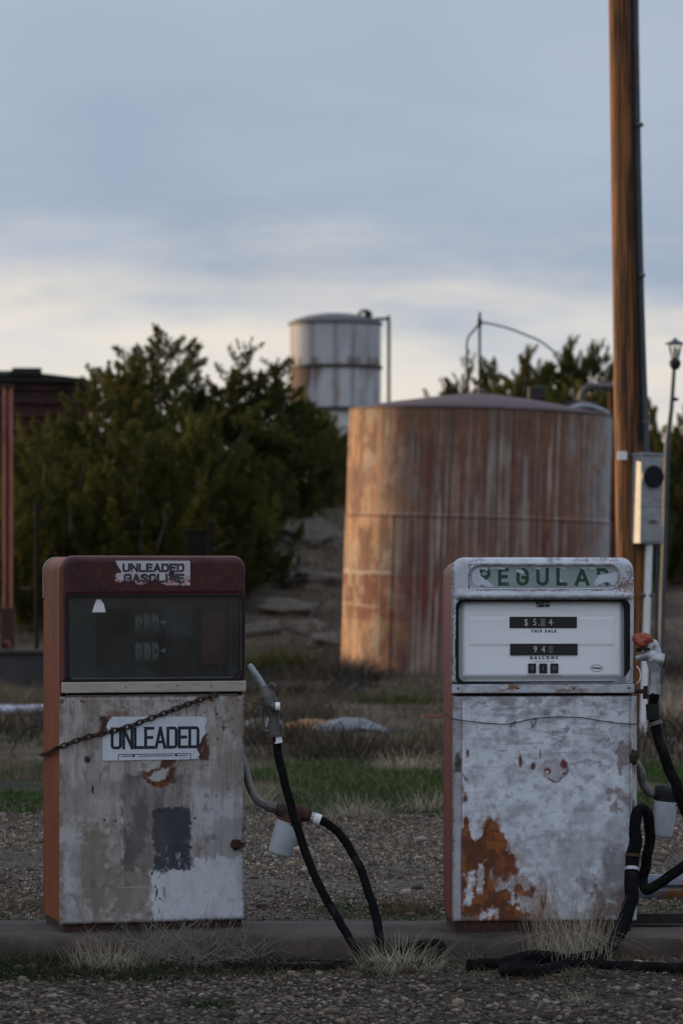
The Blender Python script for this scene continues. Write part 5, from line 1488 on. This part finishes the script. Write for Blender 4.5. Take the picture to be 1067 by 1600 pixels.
# ------------------------------------------------------------------ white water tower
YW = 110.0; WRd = 1.50
wc = P(524, 890, YW); wc.z = hz(wc.x, YW)
WT = thing('water_tower', wc, 'white cylindrical water tower with dark hoops rising behind the juniper', 'water tower')
zt = lambda py: P(0, py, YW).z - wc.z
na, nzz = 360, 220
A = np.linspace(0, 2 * np.pi, na, endpoint=False); Zt = np.linspace(zt(641), zt(506), nzz)
AA, ZZ = np.meshgrid(A, Zt); ph = np.mod(AA + np.pi / 2 + np.pi, 2 * np.pi) - np.pi; u = ph * WRd
pyy = 890 - (ZZ + wc.z - EYE) / YW * F
C = np.ones(AA.shape + (3,)) * np.array([.44, .455, .48])
C = mixc(C, (.29, .30, .31), ss(.40, .68, fbm(u * 3, ZZ * .35, 5)) * .7)
C = mixc(C, (.24, .21, .18), ss(.56, .76, fbm(u * 2.2 + 7, ZZ * 1.2, 5)) * .55)
C = mixc(C, (.20, .14, .10), ss(.52, .66, fbm(u * 5 + 7, ZZ * .3, 4)) * .55)
drip = ss(.36, .52, fbm(u * 3.2 + 3, ZZ * .25, 4) + .12 * ss(.1, -.5, ph) - .2 * ss(580, 640, pyy)) * (pyy > 576) * ss(.0, -.25, ph + .2)
C = mixc(C, (.10, .06, .045), drip * .95)
C = mixc(C, (.12, .075, .05), ss(12, 0, abs(pyy - 568)) * ss(.45, .62, fbm(u * 4, ZZ, 3)) * .8)
V = np.stack([WRd * np.cos(AA), WRd * np.sin(AA), ZZ], -1)
idx = np.arange(na * nzz).reshape(nzz, na); nx_ = np.roll(idx, -1, 1)
f = np.stack([idx[:-1], nx_[:-1], nx_[1:], idx[1:]], -1).reshape(-1, 4)
npmesh('shell', V.reshape(-1, 3), f, M['tankpaint'], C.reshape(-1, 3), WT, True)
b = MB(); b.lathe([(WRd + .02, zt(509)), (WRd + .06, zt(508)), (WRd + .06, zt(504.5)), (WRd * .9, zt(500)), (WRd * .6, zt(493.5)), (WRd * .3, zt(490.5)), (.03, zt(490))], 64)
rf = b.build('roof', mat('tower_roof', (.10, .098, .095), .7, var=.25), WT, angle=40)
for py_ in (575, 641):
    b = MB(); b.lathe([(WRd - .02, zt(py_ + 3)), (WRd + .06, zt(py_ + 2.4)), (WRd + .06, zt(py_ - 2.2)), (WRd - .02, zt(py_ - 3))], 64); b.build('hoop', M['dark'], WT)
b = MB(); b.lathe([(WRd - .12, 0), (WRd - .12, zt(641))], 48); b.build('pedestal', M['whitepaint'], WT)
b = MB(); b.tube(spline([(.75, -.5, zt(497)), (.85, -.6, zt(489)), (1.05, -.6, zt(488)), (1.2, -.6, zt(494))], 5), .05, 8); b.box(.95, 1.2, -.75, -.45, zt(500), zt(490)); b.build('hatch', M['dark'], rf)
b = MB(); b.tube(spline([(WRd - .3, -.2, zt(500)), (WRd + .1, -.2, zt(499)), (1.72, -.2, zt(500)), (1.76, -.2, zt(506)), (1.76, -.2, zt(640)), (1.76, -.2, 0)], 5), .055, 8); b.build('fill_pipe', M['dark'], WT)

# ------------------------------------------------------------------ utility pole with meter
YP = 28.4
pb = P(991, 890, YP); pb.z = hz(pb.x, YP)
UP = thing('utility_pole', pb, 'leaning brown wooden utility pole with a grey meter box and white conduit', 'utility pole')
top = P(964, -420, YP)
b = MB(); pts = [Vector(pb).lerp(top, t) for t in np.linspace(0, 1, 60)]
b.tube(rel(UP, pts), [.138, .128, .118, .108], 40); b.build('pole', M['wood'], UP, angle=60)
b = MB(); b.tube(rel(UP, spline(wp([(990, -300, YP - .05), (991.5, -100, YP - .05), (992, 60, YP - .07), (999, 420, YP - .08), (1006, 640, YP - .09), (1009, 716, YP - .09)]), 8)), .032, 12); b.build('conduit', M['conduit'], UP)
b = MB(); b.tube(rel(UP, spline(wp([(984, -300, YP - .1), (986, -100, YP - .11), (988.5, 190, YP - .125), (994, 420, YP - .13), (1001, 690, YP - .13)]), 8)), .012, 8); b.build('cable', M['black'], UP)
for py_ in (195, 430, 660):
    b = MB(); b.tube(rel(UP, wp([(990 + py_ * .02, py_, YP - .135), (1000 + py_ * .012, py_, YP - .1)])), .02, 8); b.build('conduit_strap', M['oldalu'], UP)
q = P(973.5, 712, YP - .133) - pb
b = MB(); b.box(q.x - .05, q.x + .03, q.z and q.y - .004, q.y + .02, q.z - .036, q.z + .036); b.build('metal_tag', M['tape'], UP, .002)
# meter box, turned a little so that its left side shows
mc = P(1013, 850, YP - .12)
mbx = bpy.data.objects.new('meter_box', None)
YB = YP - .13


def mp(px, py): return P(px, py, YB) - pb


b = MB()
x0, x1 = mp(989, 0).x, mp(1036, 0).x; z0, z1 = mp(0, 850).z, mp(0, 712).z
Wb = (x1 - x0); yb0 = mp(0, 0).y
b.box(-Wb * .43, Wb * .43, -.09, .10, 0, z1 - z0)
mo = b.build('meter_box', M['galv'], UP, .008); mo.location = ((x0 + x1) / 2 - .022, yb0, z0); mo.rotation_euler = (0, R(.8), R(27))
ctr = .56 * (z1 - z0)
b = MB(); b.box(-Wb * .40, Wb * .40, -.098, -.0905, .02, (z1 - z0) * .40); b.box(-Wb * .40, Wb * .40, -.096, -.0905, (z1 - z0) * .42, (z1 - z0) * .97); b.build('cover', M['galv'], mo, .003)
zc = (z1 - z0) * .76
b = MB(); b.cyl((0, -.13, zc), (0, -.094, zc), .095, n=32); mr_ = b.build('meter', mat('dark_meter_glass', (.008, .009, .013), .4, var=0, bump=0, spec=.15), mo, .008)
b = MB(); b.cyl((0, -.105, zc), (0, -.09, zc), .108, n=32); b.build('meter_ring', M['galv'], mr_)
b = MB(); b.box(-.03, .05, -.103, -.0965, .17, .20); b.cyl((-.0, -.105, .19), (-.0, -.095, .19), .02, n=12); b.build('hasp', M['oldalu'], mo, .002)
b = MB(); b.box(-Wb * .46, Wb * .46, -.10, .11, z1 - z0 + .001, z1 - z0 + .02); b.build('lid', M['galv'], mo, .004)
b = MB(); b.tube(rel(UP, [P(1013.5, 848, YB - .02), Vector((P(1003, 1145, YB).x, YB - .02, hz(P(1003, 0, YB).x, YB) - .02))]), .031, 14); b.build('white_conduit', M['pvc'], UP)
b = MB(); b.tube(rel(UP, wp([(1000, 930, YB - .03), (1019, 930, YB - .03)])), .02, 8); b.build('conduit_strap', M['oldalu'], UP)
b = MB(); b.tube(rel(UP, wp([(1025, 850, YB + .05), (1027, 1090, YB + .05)])), .015, 10); b.build('ground_pipe', M['conduit'], UP)

# ------------------------------------------------------------------ lamp post
YL = 36.0
lb = P(1030, 890, YL); lb.z = hz(lb.x, YL)
LPO = thing('lamp_post', lb, 'slim leaning lamp post with a lantern head at the right edge', 'lamp post')
b = MB(); b.tube(rel(LPO, [lb, P(1042, 690, YL), P(1048, 640, YL), P(1053, 566, YL)]), [.032, .03, .025, .021], 12); b.build('post', M['conduit'], LPO)
tz = P(1054, 566, YL); tl = tz - lb
b = MB(); b.lathe([(.02, -.42), (.045, -.40), (.02, -.38)], 14, tl); b.build('collar', M['dark'], LPO); b = MB(); b.lathe([(.03, -.08), (.055, -.05), (.065, .0), (.035, .05)], 16, tl); b.build('finial', M['dark'], LPO)
b = MB()
for a in range(6):
    an = a * math.pi / 3 + .2
    b.tube([(tl.x + .042 * math.cos(an), tl.y + .042 * math.sin(an), tl.z + .05), (tl.x + .072 * math.cos(an), tl.y + .072 * math.sin(an), tl.z + .20)], .006, 6)
hd = b.build('lantern_frame', M['dark'], LPO)
b = MB(); b.lathe([(.115, .195), (.112, .202), (.05, .228), (.018, .25), (.01, .265)], 24, tl); b.build('lantern_roof', M['conduit'], LPO, angle=40)
b = MB(); b.lathe([(.02, .05), (.035, .09), (.035, .13), (.015, .16)], 12, tl); b.build('bulb', M['pvc'], LPO)

# ------------------------------------------------------------------ boxcar
YX = 62.0
bc = P(18, 890, YX); bc.z = hz(bc.x, YX)
BX = thing('boxcar', bc, 'dark red railway boxcar end showing above the juniper at left', 'boxcar', None, R(6.8))
bz = lambda py: P(0, py, YX).z - bc.z
hw = 1.42
b = MB(); b.box(-hw, hw, 0, 11, bz(870), bz(596.6))
n = 13
for i in range(n):
    z_ = bz(870) + (bz(597) - bz(870)) * (i + .5) / n
    b.tube([(-hw + .1, -.01, z_), (hw - .1, -.01, z_)], .045, 8)
for sx_ in (-1, 1): b.box(sx_ * hw - .05, sx_ * hw + .05, -.05, .1, bz(870), bz(600))
b.build('body', M['boxcar'], BX)
b = MB(); b.prism([(-hw - .02, bz(596.5)), (hw + .02, bz(596.5)), (hw + .02, bz(593.5)), (hw - .03, bz(591)), (.2, bz(580)), (-.2, bz(580)), (-hw + .03, bz(591)), (-hw - .02, bz(593.5))], -.12, 11.1); rf = b.build('roof', M['boxroof'], BX)
b = MB(); b.box(.02, .56, -.2, 10.5, bz(580), bz(575.5)); b.box(.02, .56, -.2, -.05, bz(586), bz(580) - .001); b.build('roof_walk', M['boxroof'], rf)
b = MB(); b.box(-.9, -.05, -.16, -.121, bz(586), bz(582)); b.build('end_bracket', M['oldalu'], rf)
b = MB()
for yy in (1.6, 9.4):
    for dy in (-.85, .85):
        for sx_ in (-.75, .75): b.cyl((sx_ - .06, yy + dy, bz(870) - .35), (sx_ + .06, yy + dy, bz(870) - .35), .42, n=24)
    b.box(-.9, .9, yy - 1.2, yy + 1.2, bz(870) - .4, bz(870) - .15)
b.build('bogie', M['dark'], BX)

# ------------------------------------------------------------------ left edge: steel post, thin posts, trough
YT = 43.0
pb2 = P(13, 890, YT); pb2.z = hz(pb2.x, YT)
o = thing('steel_post', pb2, 'tall salmon and rust coloured split steel post at the left edge', 'post')
zz1 = P(0, 606, YT).z - pb2.z
b = MB(); b.box(-.065, -.02, -.06, .06, -.1, zz1); b.box(.022, .058, -.06, .06, -.1, zz1); b.box(-.0195, .0215, -.0, .05, zz1 * .87, zz1 - .002); b.box(-.0195, .0215, .052, .06, -.1, zz1 * .868); b.build('column', M['salmon'], o, .006)
b = MB(); b.box(-.08, .075, -.08, .08, zz1 + .001, zz1 + .04); b.build('cap', M['rustdark'], o, .008)
b = MB(); b.box(-.085, .08, -.09, .09, -.1, .95); b.build('sleeve', M['rustdark'], o, .01)
b = MB(); b.tube(rel(o, spline(wp([(8, 1004, YT - .12), (13, 1003, YT - .12), (16, 1012, YT - .12)]), 4)), .022, 8); b.build('rag', M['redbar'], o)
for (px_, py_, Y_, r_, lab) in ((58, 795, 47, .03, 'thin dark post in front of the juniper beside the steel post'), (330, 820, 50, .04, 'short dark post in front of the juniper above the maroon hood')):
    q = P(px_, py_, Y_); zb = hz(q.x, Y_)
    b = MB(); b.tube([(0, 0, -.1), (0, 0, q.z - zb)], [r_, r_ * .9], 12); b.lathe([(r_ * 1.3, 0), (r_ * 1.3, .05), (.01, .09)], 12, (0, 0, q.z - zb))
    o = b.build('fence_post', M['gap'], None); o.location = (q.x, q.y, zb)
    tag(o, lab, 'post', 'dark posts before the junipers')
q = P(308, 832, 50.5); zb = hz(q.x, 50.5)
b = MB(); b.box(-.16, .16, -.12, .12, -.1, q.z - zb); b.box(-.18, .18, -.14, .14, q.z - zb + .001, q.z - zb + .04)
o = b.build('electrical_box', M['gap'], None, .01); o.location = (q.x, q.y, zb); tag(o, 'small dark cabinet in front of the juniper above the maroon hood', 'cabinet')
q = P(40, 1066, 41); zb = hz(q.x, 41) - .05
b = MB(); b.frame(rrect(-1.2, .75, 0, .42, .01, 2), rrect(-1.1, .65, .10, .40, .01, 2), -.25, .0) if False else None
b = MB(); b.box(-1.2, 1.5, -.35, -.27, 0, .46); b.box(-1.2, 1.5, .27, .35, 0, .46); b.box(-1.2, -1.12, -.269, .269, 0, .46); b.box(1.42, 1.5, -.269, .269, 0, .46); b.box(-1.119, 1.419, -.269, .269, 0, .08); b.box(-1.25, 1.55, -.40, -.271, .461, .51)
o = b.build('water_trough', mat('trough_concrete', (.065, .063, .06), .95, second=(.035, .034, .032), s2=(.4, .7), s2scale=3, var=.3), None, .01); o.location = (q.x, q.y, zb)
tag(o, 'low dark concrete trough behind the left pump', 'trough')

# ------------------------------------------------------------------ scrap on the waste ground
def crumple(name, px, py, Y, w, d, hgt_, mt, seed, label, cat, group=None, rz_=0):
    q = P(px, py, Y); n_, m_ = 44, 18
    U = np.linspace(-1, 1, n_); V_ = np.linspace(-1, 1, m_)
    uu, vv = np.meshgrid(U, V_)
    z = hgt_ * np.clip(1 - .75 * uu ** 2, 0, 1) * np.clip(1 - .85 * vv ** 2, 0, 1) + hgt_ * .55 * (fbm(uu * 2.2 + seed, vv * 2 + seed, 3) - .5)
    top_ = np.stack([uu * w / 2 + .03 * (fbm(uu * 3, vv * 3 + seed, 2) - .5), vv * d / 2 + .10 * (fbm(uu * 2 + seed, vv, 2) - .5), np.maximum(z, .012)], -1)
    bot = top_ - np.array([0, 0, .010])
    nt_ = n_ * m_
    idx = np.arange(nt_).reshape(m_, n_)
    f1 = np.stack([idx[:-1, :-1], idx[:-1, 1:], idx[1:, 1:], idx[1:, :-1]], -1).reshape(-1, 4)
    f2 = f1[:, ::-1] + nt_
    rim = np.r_[idx[0, :], idx[1:, -1], idx[-1, -2::-1], idx[-2:0:-1, 0]]
    r2 = np.roll(rim, -1)
    f3 = np.stack([rim, rim + nt_, r2 + nt_, r2], -1)
    o = npmesh(name, np.concatenate([top_.reshape(-1, 3), bot.reshape(-1, 3)]), np.concatenate([f1, f2, f3]), mt, None, None, True)
    o.location = (q.x, q.y, hz(q.x, q.y)); o.rotation_euler = (0, 0, rz_)
    return tag(o, label, cat, group)


SG = 'crumpled scrap sheets on the waste ground'
crumple('scrap_sheet', 545, 1146, 29.6, .62, .5, .12, M['greymetal'], 2, 'blue grey curled scrap sheet at the right end of the heap', 'scrap metal', SG, .2)
crumple('scrap_sheet', 485, 1143, 30.0, .55, .5, .10, M['yellowmetal'], 5, 'orange yellow bent scrap sheet in the middle of the heap', 'scrap metal', SG, -.1)
crumple('scrap_sheet', 412, 1143, 30.4, .5, .7, .08, M['greymetal'], 9, 'dull grey scrap sheet behind the hanging nozzle', 'scrap metal', SG, .1)
q = P(20, 1124, 33.0); b = MB(); b.box(-.6, .42, -.25, .25, .02, .06); o = b.build('board', M['paleboard'], None, .008); o.location = (q.x, q.y, hz(q.x, q.y) + .02); o.rotation_euler = (R(4), R(.6), R(4))
tag(o, 'pale bluish board lying in the grass at the left edge', 'board')
q = P(690, 1135, 31); b = MB(); b.tube([(-.18, 0, .03), (.5, .1, .03)], .014, 10); o = b.build('red_rail', M['redbar'], None); o.location = (q.x, q.y, hz(q.x, q.y) + .02)
tag(o, 'faded red rail lying in dry grass behind the white pump', 'rail')

# beam on the gravel behind the right pump, dark angle iron on the island
q = P(1040, 1405, 14.4)
zb = hz(q.x, q.y)
o = thing('steel_beam', (q.x, q.y, zb), 'blue grey painted steel beam with rust lying on the gravel at right', 'beam')
b = MB()
prf = [(0, .0), (.03, -.0), (.045, .02), (.05, .04), (.03, .052), (.05, .064), (.045, .088), (.03, .105), (0, .105)]
vs = [(xx, -a, z_) for xx in np.linspace(-.34, .9, 40) for a, z_ in prf]; k_ = len(prf)
fs = [(i * k_ + j, i * k_ + (j + 1) % k_, (i + 1) * k_ + (j + 1) % k_, (i + 1) * k_ + j) for i in range(39) for j in range(k_)] + [tuple(range(k_ - 1, -1, -1)), tuple(range(39 * k_, 40 * k_))]
b.add(vs, fs); b.build('rail', M['bluebeam'], o)
b = MB(); b.box(-.34, .9, .001, .08, .0, .012); b.build('foot_flange', M['dark'], o)
q = P(1040, 1452, 13.25)
b = MB(); b.box(-.14, .6, -.03, .03, 0, .008); b.box(-.14, .6, .022, .03, .0085, .045); o = b.build('angle_iron', M['dark'], None, .001); o.location = (q.x, q.y, .123); tag(o, 'dark angle iron lying on the kerb right of the white pump', 'angle iron')

# ------------------------------------------------------------------ rocks on the bank
RG = 'sandstone rocks on the bank'
for i, (a, b_, Y_, w, d, hh_, lab) in enumerate([
        (420, 930, 56, .55, .5, .30, 'tan rounded rock beside the maroon hood of the left pump'),
        (452, 952, 53, .45, .4, .16, 'grey flat rock below the tan rounded rock'),
        (500, 940, 55, .60, .5, .22, 'grey ledge rock next to the left edge of the tank'),
        (515, 858, 66, .70, .5, .22, 'pale rock topmost on the bank beside the tank'),
        (478, 905, 60, .8, .5, .20, 'long ledge rock in the middle of the bank'),
        (398, 968, 51, .4, .4, .16, 'grey rock low on the bank against the left pump'),
        (515, 985, 49.5, .35, .3, .14, 'small dark rock at the foot of the bank by the tank'),
        (445, 898, 61, .5, .4, .18, 'dark brown rock above the tan rounded rock'),
        (520, 905, 59, .5, .4, .2, 'brownish rock close to the tank, second from the top'),
        (475, 968, 51.5, .3, .3, .12, 'small pale rock between the nozzle tip and the tank')]):
    q = P(a, b_, Y_)
    mb = MB(); rr_ = np.random.default_rng(i + 40)
    nvr, nur = 16, 26
    for a_ in range(nvr + 1):
        for k_ in range(nur):
            th = math.pi * a_ / nvr; f_ = 2 * math.pi * k_ / nur
            dv = Vector((math.sin(th) * math.cos(f_), math.sin(th) * math.sin(f_), math.cos(th)))
            # boxy stone with broken faces
            sq = 1 / max(abs(dv.x), abs(dv.y), abs(dv.z) * 1.1) ** .55
            qn = sq * (1 + .45 * mnoise.noise(dv * 1.7 + Vector((i * 3.3, 0, 0))) + .22 * abs(mnoise.noise(dv * 4 + Vector((i, 3, 0)))) - .10 * abs(mnoise.noise(dv * 9 + Vector((i, 3, 5)))))
            mb.v.append((dv.x * w * qn, dv.y * d * qn, dv.z * hh_ * qn))
    for a_ in range(nvr):
        for k_ in range(nur):
            p1 = a_ * nur + k_; p2 = a_ * nur + (k_ + 1) % nur
            mb.f.append((p1, p1 + nur, p2 + nur, p2))
    o = mb.build('rock', M['rock'] if i in (0, 3) else M['rockgrey'], None, angle=12); o.location = (q.x, q.y, hz(q.x, q.y) - hh_ * .05); o.rotation_euler = (R(8), R(-14 + 7 * (i % 5)), i * 1.3)
    tag(o, lab, 'rock', RG)

# ------------------------------------------------------------------ junipers


def tree_mesh(seed, wide, nl=24000, nlobe=6, airy=0.):
    r = np.random.default_rng(seed)
    # several leaders make a lumpy crown; clumps of sprays fill each of them
    cl = []; rd = []; els = []
    for k in range(nlobe):
        an = k * 2.4 + r.random() * .8; ro = wide * (.12 if k == 0 else .30 + .32 * r.random())
        cx_, cy_ = ro * math.cos(an), ro * math.sin(an)
        tp = .97 if k == 0 else .60 + .34 * r.random(); bt = .04 + .12 * r.random(); lr = wide * (.50 + .22 * r.random())
        m_ = int(26 * (tp - bt) / .8) + 4
        zz_ = bt + (tp - bt) * r.random(m_)
        tt = (zz_ - bt) / (tp - bt)
        pr = lr * np.interp(tt, [0, .2, .55, .85, 1], [.7, 1, .98, .66, .25])
        aa_ = r.random(m_) * 6.283; qq = pr * r.random(m_) ** .45
        cl.append(np.stack([cx_ + qq * np.cos(aa_), cy_ + qq * np.sin(aa_), zz_], -1))
        rd.append((.030 + .050 * r.random(m_) * (1.15 - .7 * tt)) * (.75 + .6 * wide)); els.append(.8 + .8 * r.random(m_))
        ns_ = 5                               # sprays that break the outline at the leader's tip
        sa = r.random(ns_) * 6.283; sr = lr * .42 * r.random(ns_)
        cl.append(np.stack([cx_ + sr * np.cos(sa), cy_ + sr * np.sin(sa), tp - .04 + .07 * r.random(ns_)], -1))
        rd.append((.016 + .016 * r.random(ns_)) * (.8 + .5 * wide)); els.append(1.3 + 1.0 * r.random(ns_))
    cen = np.concatenate(cl); rad = np.concatenate(rd); el = np.concatenate(els); nc = len(cen)
    wgt = rad ** 2; wgt /= wgt.sum()
    ci = r.choice(len(cen), nl, p=wgt)
    d = r.normal(size=(nl, 3)); d /= np.linalg.norm(d, axis=1)[:, None]
    rr = r.random(nl) ** .42
    axs = cen / np.maximum(np.linalg.norm(cen[:, :2], axis=1), .05)[:, None]; axs[:, 2] = .5 + 1.0 * r.random(nc); axs[:, :2] *= .8
    axs = axs + r.normal(size=(nc, 3)) * .45; axs /= np.linalg.norm(axs, axis=1)[:, None]
    off = d * (rr * (1 + .5 * (r.random(nl) > .8)))[:, None] * rad[ci][:, None]; 
    tl_ = r.random(nl) * 2 - 1
    off = off * (.62 * (1 - .45 * tl_))[:, None] + axs[ci] * (tl_ * rad[ci] * 1.7 * el[ci] ** .5)[:, None]
    p = cen[ci] + off
    p[:, 2] = np.maximum(p[:, 2], .03)
    out_ = p.copy(); out_[:, 2] = 0; out_ /= np.maximum(np.linalg.norm(out_, axis=1), 1e-6)[:, None]
    ax = out_ * .45 + d * .55 + np.array([0, 0, .75]) + r.normal(size=(nl, 3)) * .35
    ax /= np.linalg.norm(ax, axis=1)[:, None]
    sd_ = np.cross(ax, r.normal(size=(nl, 3))); sd_ /= np.linalg.norm(sd_, axis=1)[:, None]
    L_ = (.009 + .014 * r.random(nl))[:, None]; W_ = L_ * (.22 + .16 * r.random((nl, 1)))
    v = np.stack([p - ax * L_ * .5, p + sd_ * W_ - ax * L_ * .05, p + ax * L_ * .6, p - sd_ * W_ - ax * L_ * .05], 1).reshape(-1, 3)
    f = np.arange(nl * 4).reshape(-1, 4)
    tone = r.random((len(cen), 1)); hue = r.random((len(cen), 1))
    cc = np.array([.044, .053, .014]) * (1 - hue) + np.array([.105, .098, .020]) * hue
    cc = cc * (.55 + .8 * tone)
    c = cc[ci] * (.75 + .5 * r.random((nl, 1)))
    dead = r.random(nl) > .985
    c[dead] = (.10, .075, .05)
    me = npmesh('crown', v, f, M['leaf'], np.repeat(c, 4, 0))
    crown = me.data; bpy.data.objects.remove(me)
    b = MB()
    b.tube([(0, 0, -.03), (.01, 0, .15), (-.01, .01, .4), (.0, 0, .75)], [.035, .028, .018, .006], 9)
    for i in range(16):
        z0 = r.uniform(.03, .5); j = r.integers(0, nc); t_ = Vector(cen[j]) * 1.0
        if t_.z < z0: t_.z = z0 + .05
        s0 = Vector((0, 0, z0)); md = s0.lerp(t_, .5) + Vector((r.normal(0, .03), r.normal(0, .03), -.02))
        b.tube(spline([s0, md, t_], 4), [.013, .008, .003], 6, False)
    for i in range(10):       # bare grey twigs near the surface
        j = r.integers(0, nc); t_ = Vector(cen[j]) * 1.12; s0 = Vector(cen[j]) * .7; s0.z = cen[j][2] - .06; t_.z = cen[j][2] + r.uniform(-.03, .06)
        b.tube(spline([s0, s0.lerp(t_, .6) + Vector((r.normal(0, .02), r.normal(0, .02), .015)), t_], 4), [.005, .003, .0015], 5, False)
    tk = b.build('trunk', M['bark'], None, angle=60); trunk = tk.data; bpy.data.objects.remove(tk)
    return crown, trunk


protos = [tree_mesh(101, .46, 64000), tree_mesh(102, .52, 64000, 7), tree_mesh(103, .40, 40000, 6), tree_mesh(104, .62, 76000, 9), tree_mesh(105, .32, 34000, 4)]
JG = {0: 'junipers massed on the left bank', 1: 'junipers in a row beyond the tank', 2: 'added unseen junipers shading the pumps'}


def juniper(px, pytop, Y, proto, wpx, label, grp, rot=None, x=None, hgt_m=None):
    if x is None: x = (px - CX) / F * Y
    zb = hz(x, Y)
    hgt_ = hgt_m if hgt_m else (EYE + (HZ - pytop) / F * Y - zb)
    t = thing('juniper', (x, Y, zb), label, 'juniper', JG[grp])
    cr, tk = protos[proto]
    for nme, me in (('crown', cr), ('trunk', tk)):
        o = bpy.data.objects.new(nme, me); COL.objects.link(o); o.parent = t
    wid = {0: .46, 1: .52, 2: .40, 3: .62, 4: .32}[proto]
    sx_ = hgt_ if not wpx else (wpx / F * Y / 2) / wid * .92
    t.scale = (sx_, sx_, hgt_); t.rotation_euler = (0, 0, rot if rot is not None else px * .37)
    return t


for a in [
        (275, 522, 60, 0, 330, 'tallest juniper, its pointed top highest of the left mass', 0),
        (372, 538, 61, 2, 260, 'juniper with a loose open top right of the tallest juniper', 0),
        (205, 570, 58, 1, 310, 'juniper with a blunt top left of the tallest juniper', 0),
        (140, 602, 56, 1, 270, 'rounded juniper in front of the boxcar', 0),
        (70, 650, 54, 3, 280, 'low spreading juniper beside the steel post', 0),
        (425, 596, 62, 0, 250, 'juniper whose top covers the left foot of the white tower', 0),
        (484, 610, 67, 2, 170, 'juniper overlapping the white tower between tower and tank', 0),
        (520, 640, 71, 2, 130, 'narrow juniper against the left edge of the rusted tank', 0),
        (310, 640, 54, 3, 300, 'broad low juniper directly above the maroon hood', 0),
        (372, 700, 55, 3, 220, 'low shaded juniper above the stony bank', 0),
        (110, 730, 52, 3, 240, 'lowest juniper behind the concrete trough', 0),
        (215, 670, 52.5, 1, 300, 'yellowish juniper above the left corner of the maroon hood', 0),
        (20, 760, 51, 1, 180, 'juniper at the left frame edge behind the steel post', 0),
        (733, 556, 76, 4, 150, 'narrow juniper under the left arm of the pipe gantry', 1),
        (772, 572, 77, 1, 230, 'juniper right of the gantry post', 1),
        (812, 552, 76, 0, 220, 'juniper under the bent gantry arm', 1),
        (850, 578, 80, 1, 230, 'short juniper beyond the dark vent stack', 1),
        (880, 538, 76, 0, 190, 'tall juniper where the gantry arm ends', 1),
        (930, 546, 75, 1, 210, 'tall juniper just left of the utility pole', 1),
        (905, 590, 70, 3, 260, 'low juniper behind the standpipe arm', 1),
        (790, 596, 72, 3, 300, 'low juniper behind the top of the tank roof', 1),
        (1024, 632, 66, 0, 190, 'juniper between the utility pole and the lamp post', 1),
        (1068, 640, 64, 0, 230, 'juniper behind the lamp post at the right edge', 1),
        (1045, 700, 58, 3, 280, 'low dark juniper behind the meter box', 1),
        (980, 680, 64, 1, 230, 'juniper hidden partly by the wooden pole', 1)]:
    juniper(*a)
# added junipers out of view at left, to shade the pumps from the low sun
for i, (x_, y_, hm, pr, lab) in enumerate([(-15.0, 22.4, 5.6, 3, 'added shade juniper out of view nearest to the pumps'), (-17.4, 25.4, 6.0, 3, 'second added shade juniper out of view'), (-19.6, 23.6, 6.4, 1, 'added shade juniper out of view standing farther from the pumps'),
                                           (-14.0, 27.6, 4.8, 3, 'added shade juniper out of view beyond the gravel')]):
    juniper(0, 0, y_, pr, None, lab, 2, rot=i * 1.7, x=x_, hgt_m=hm)
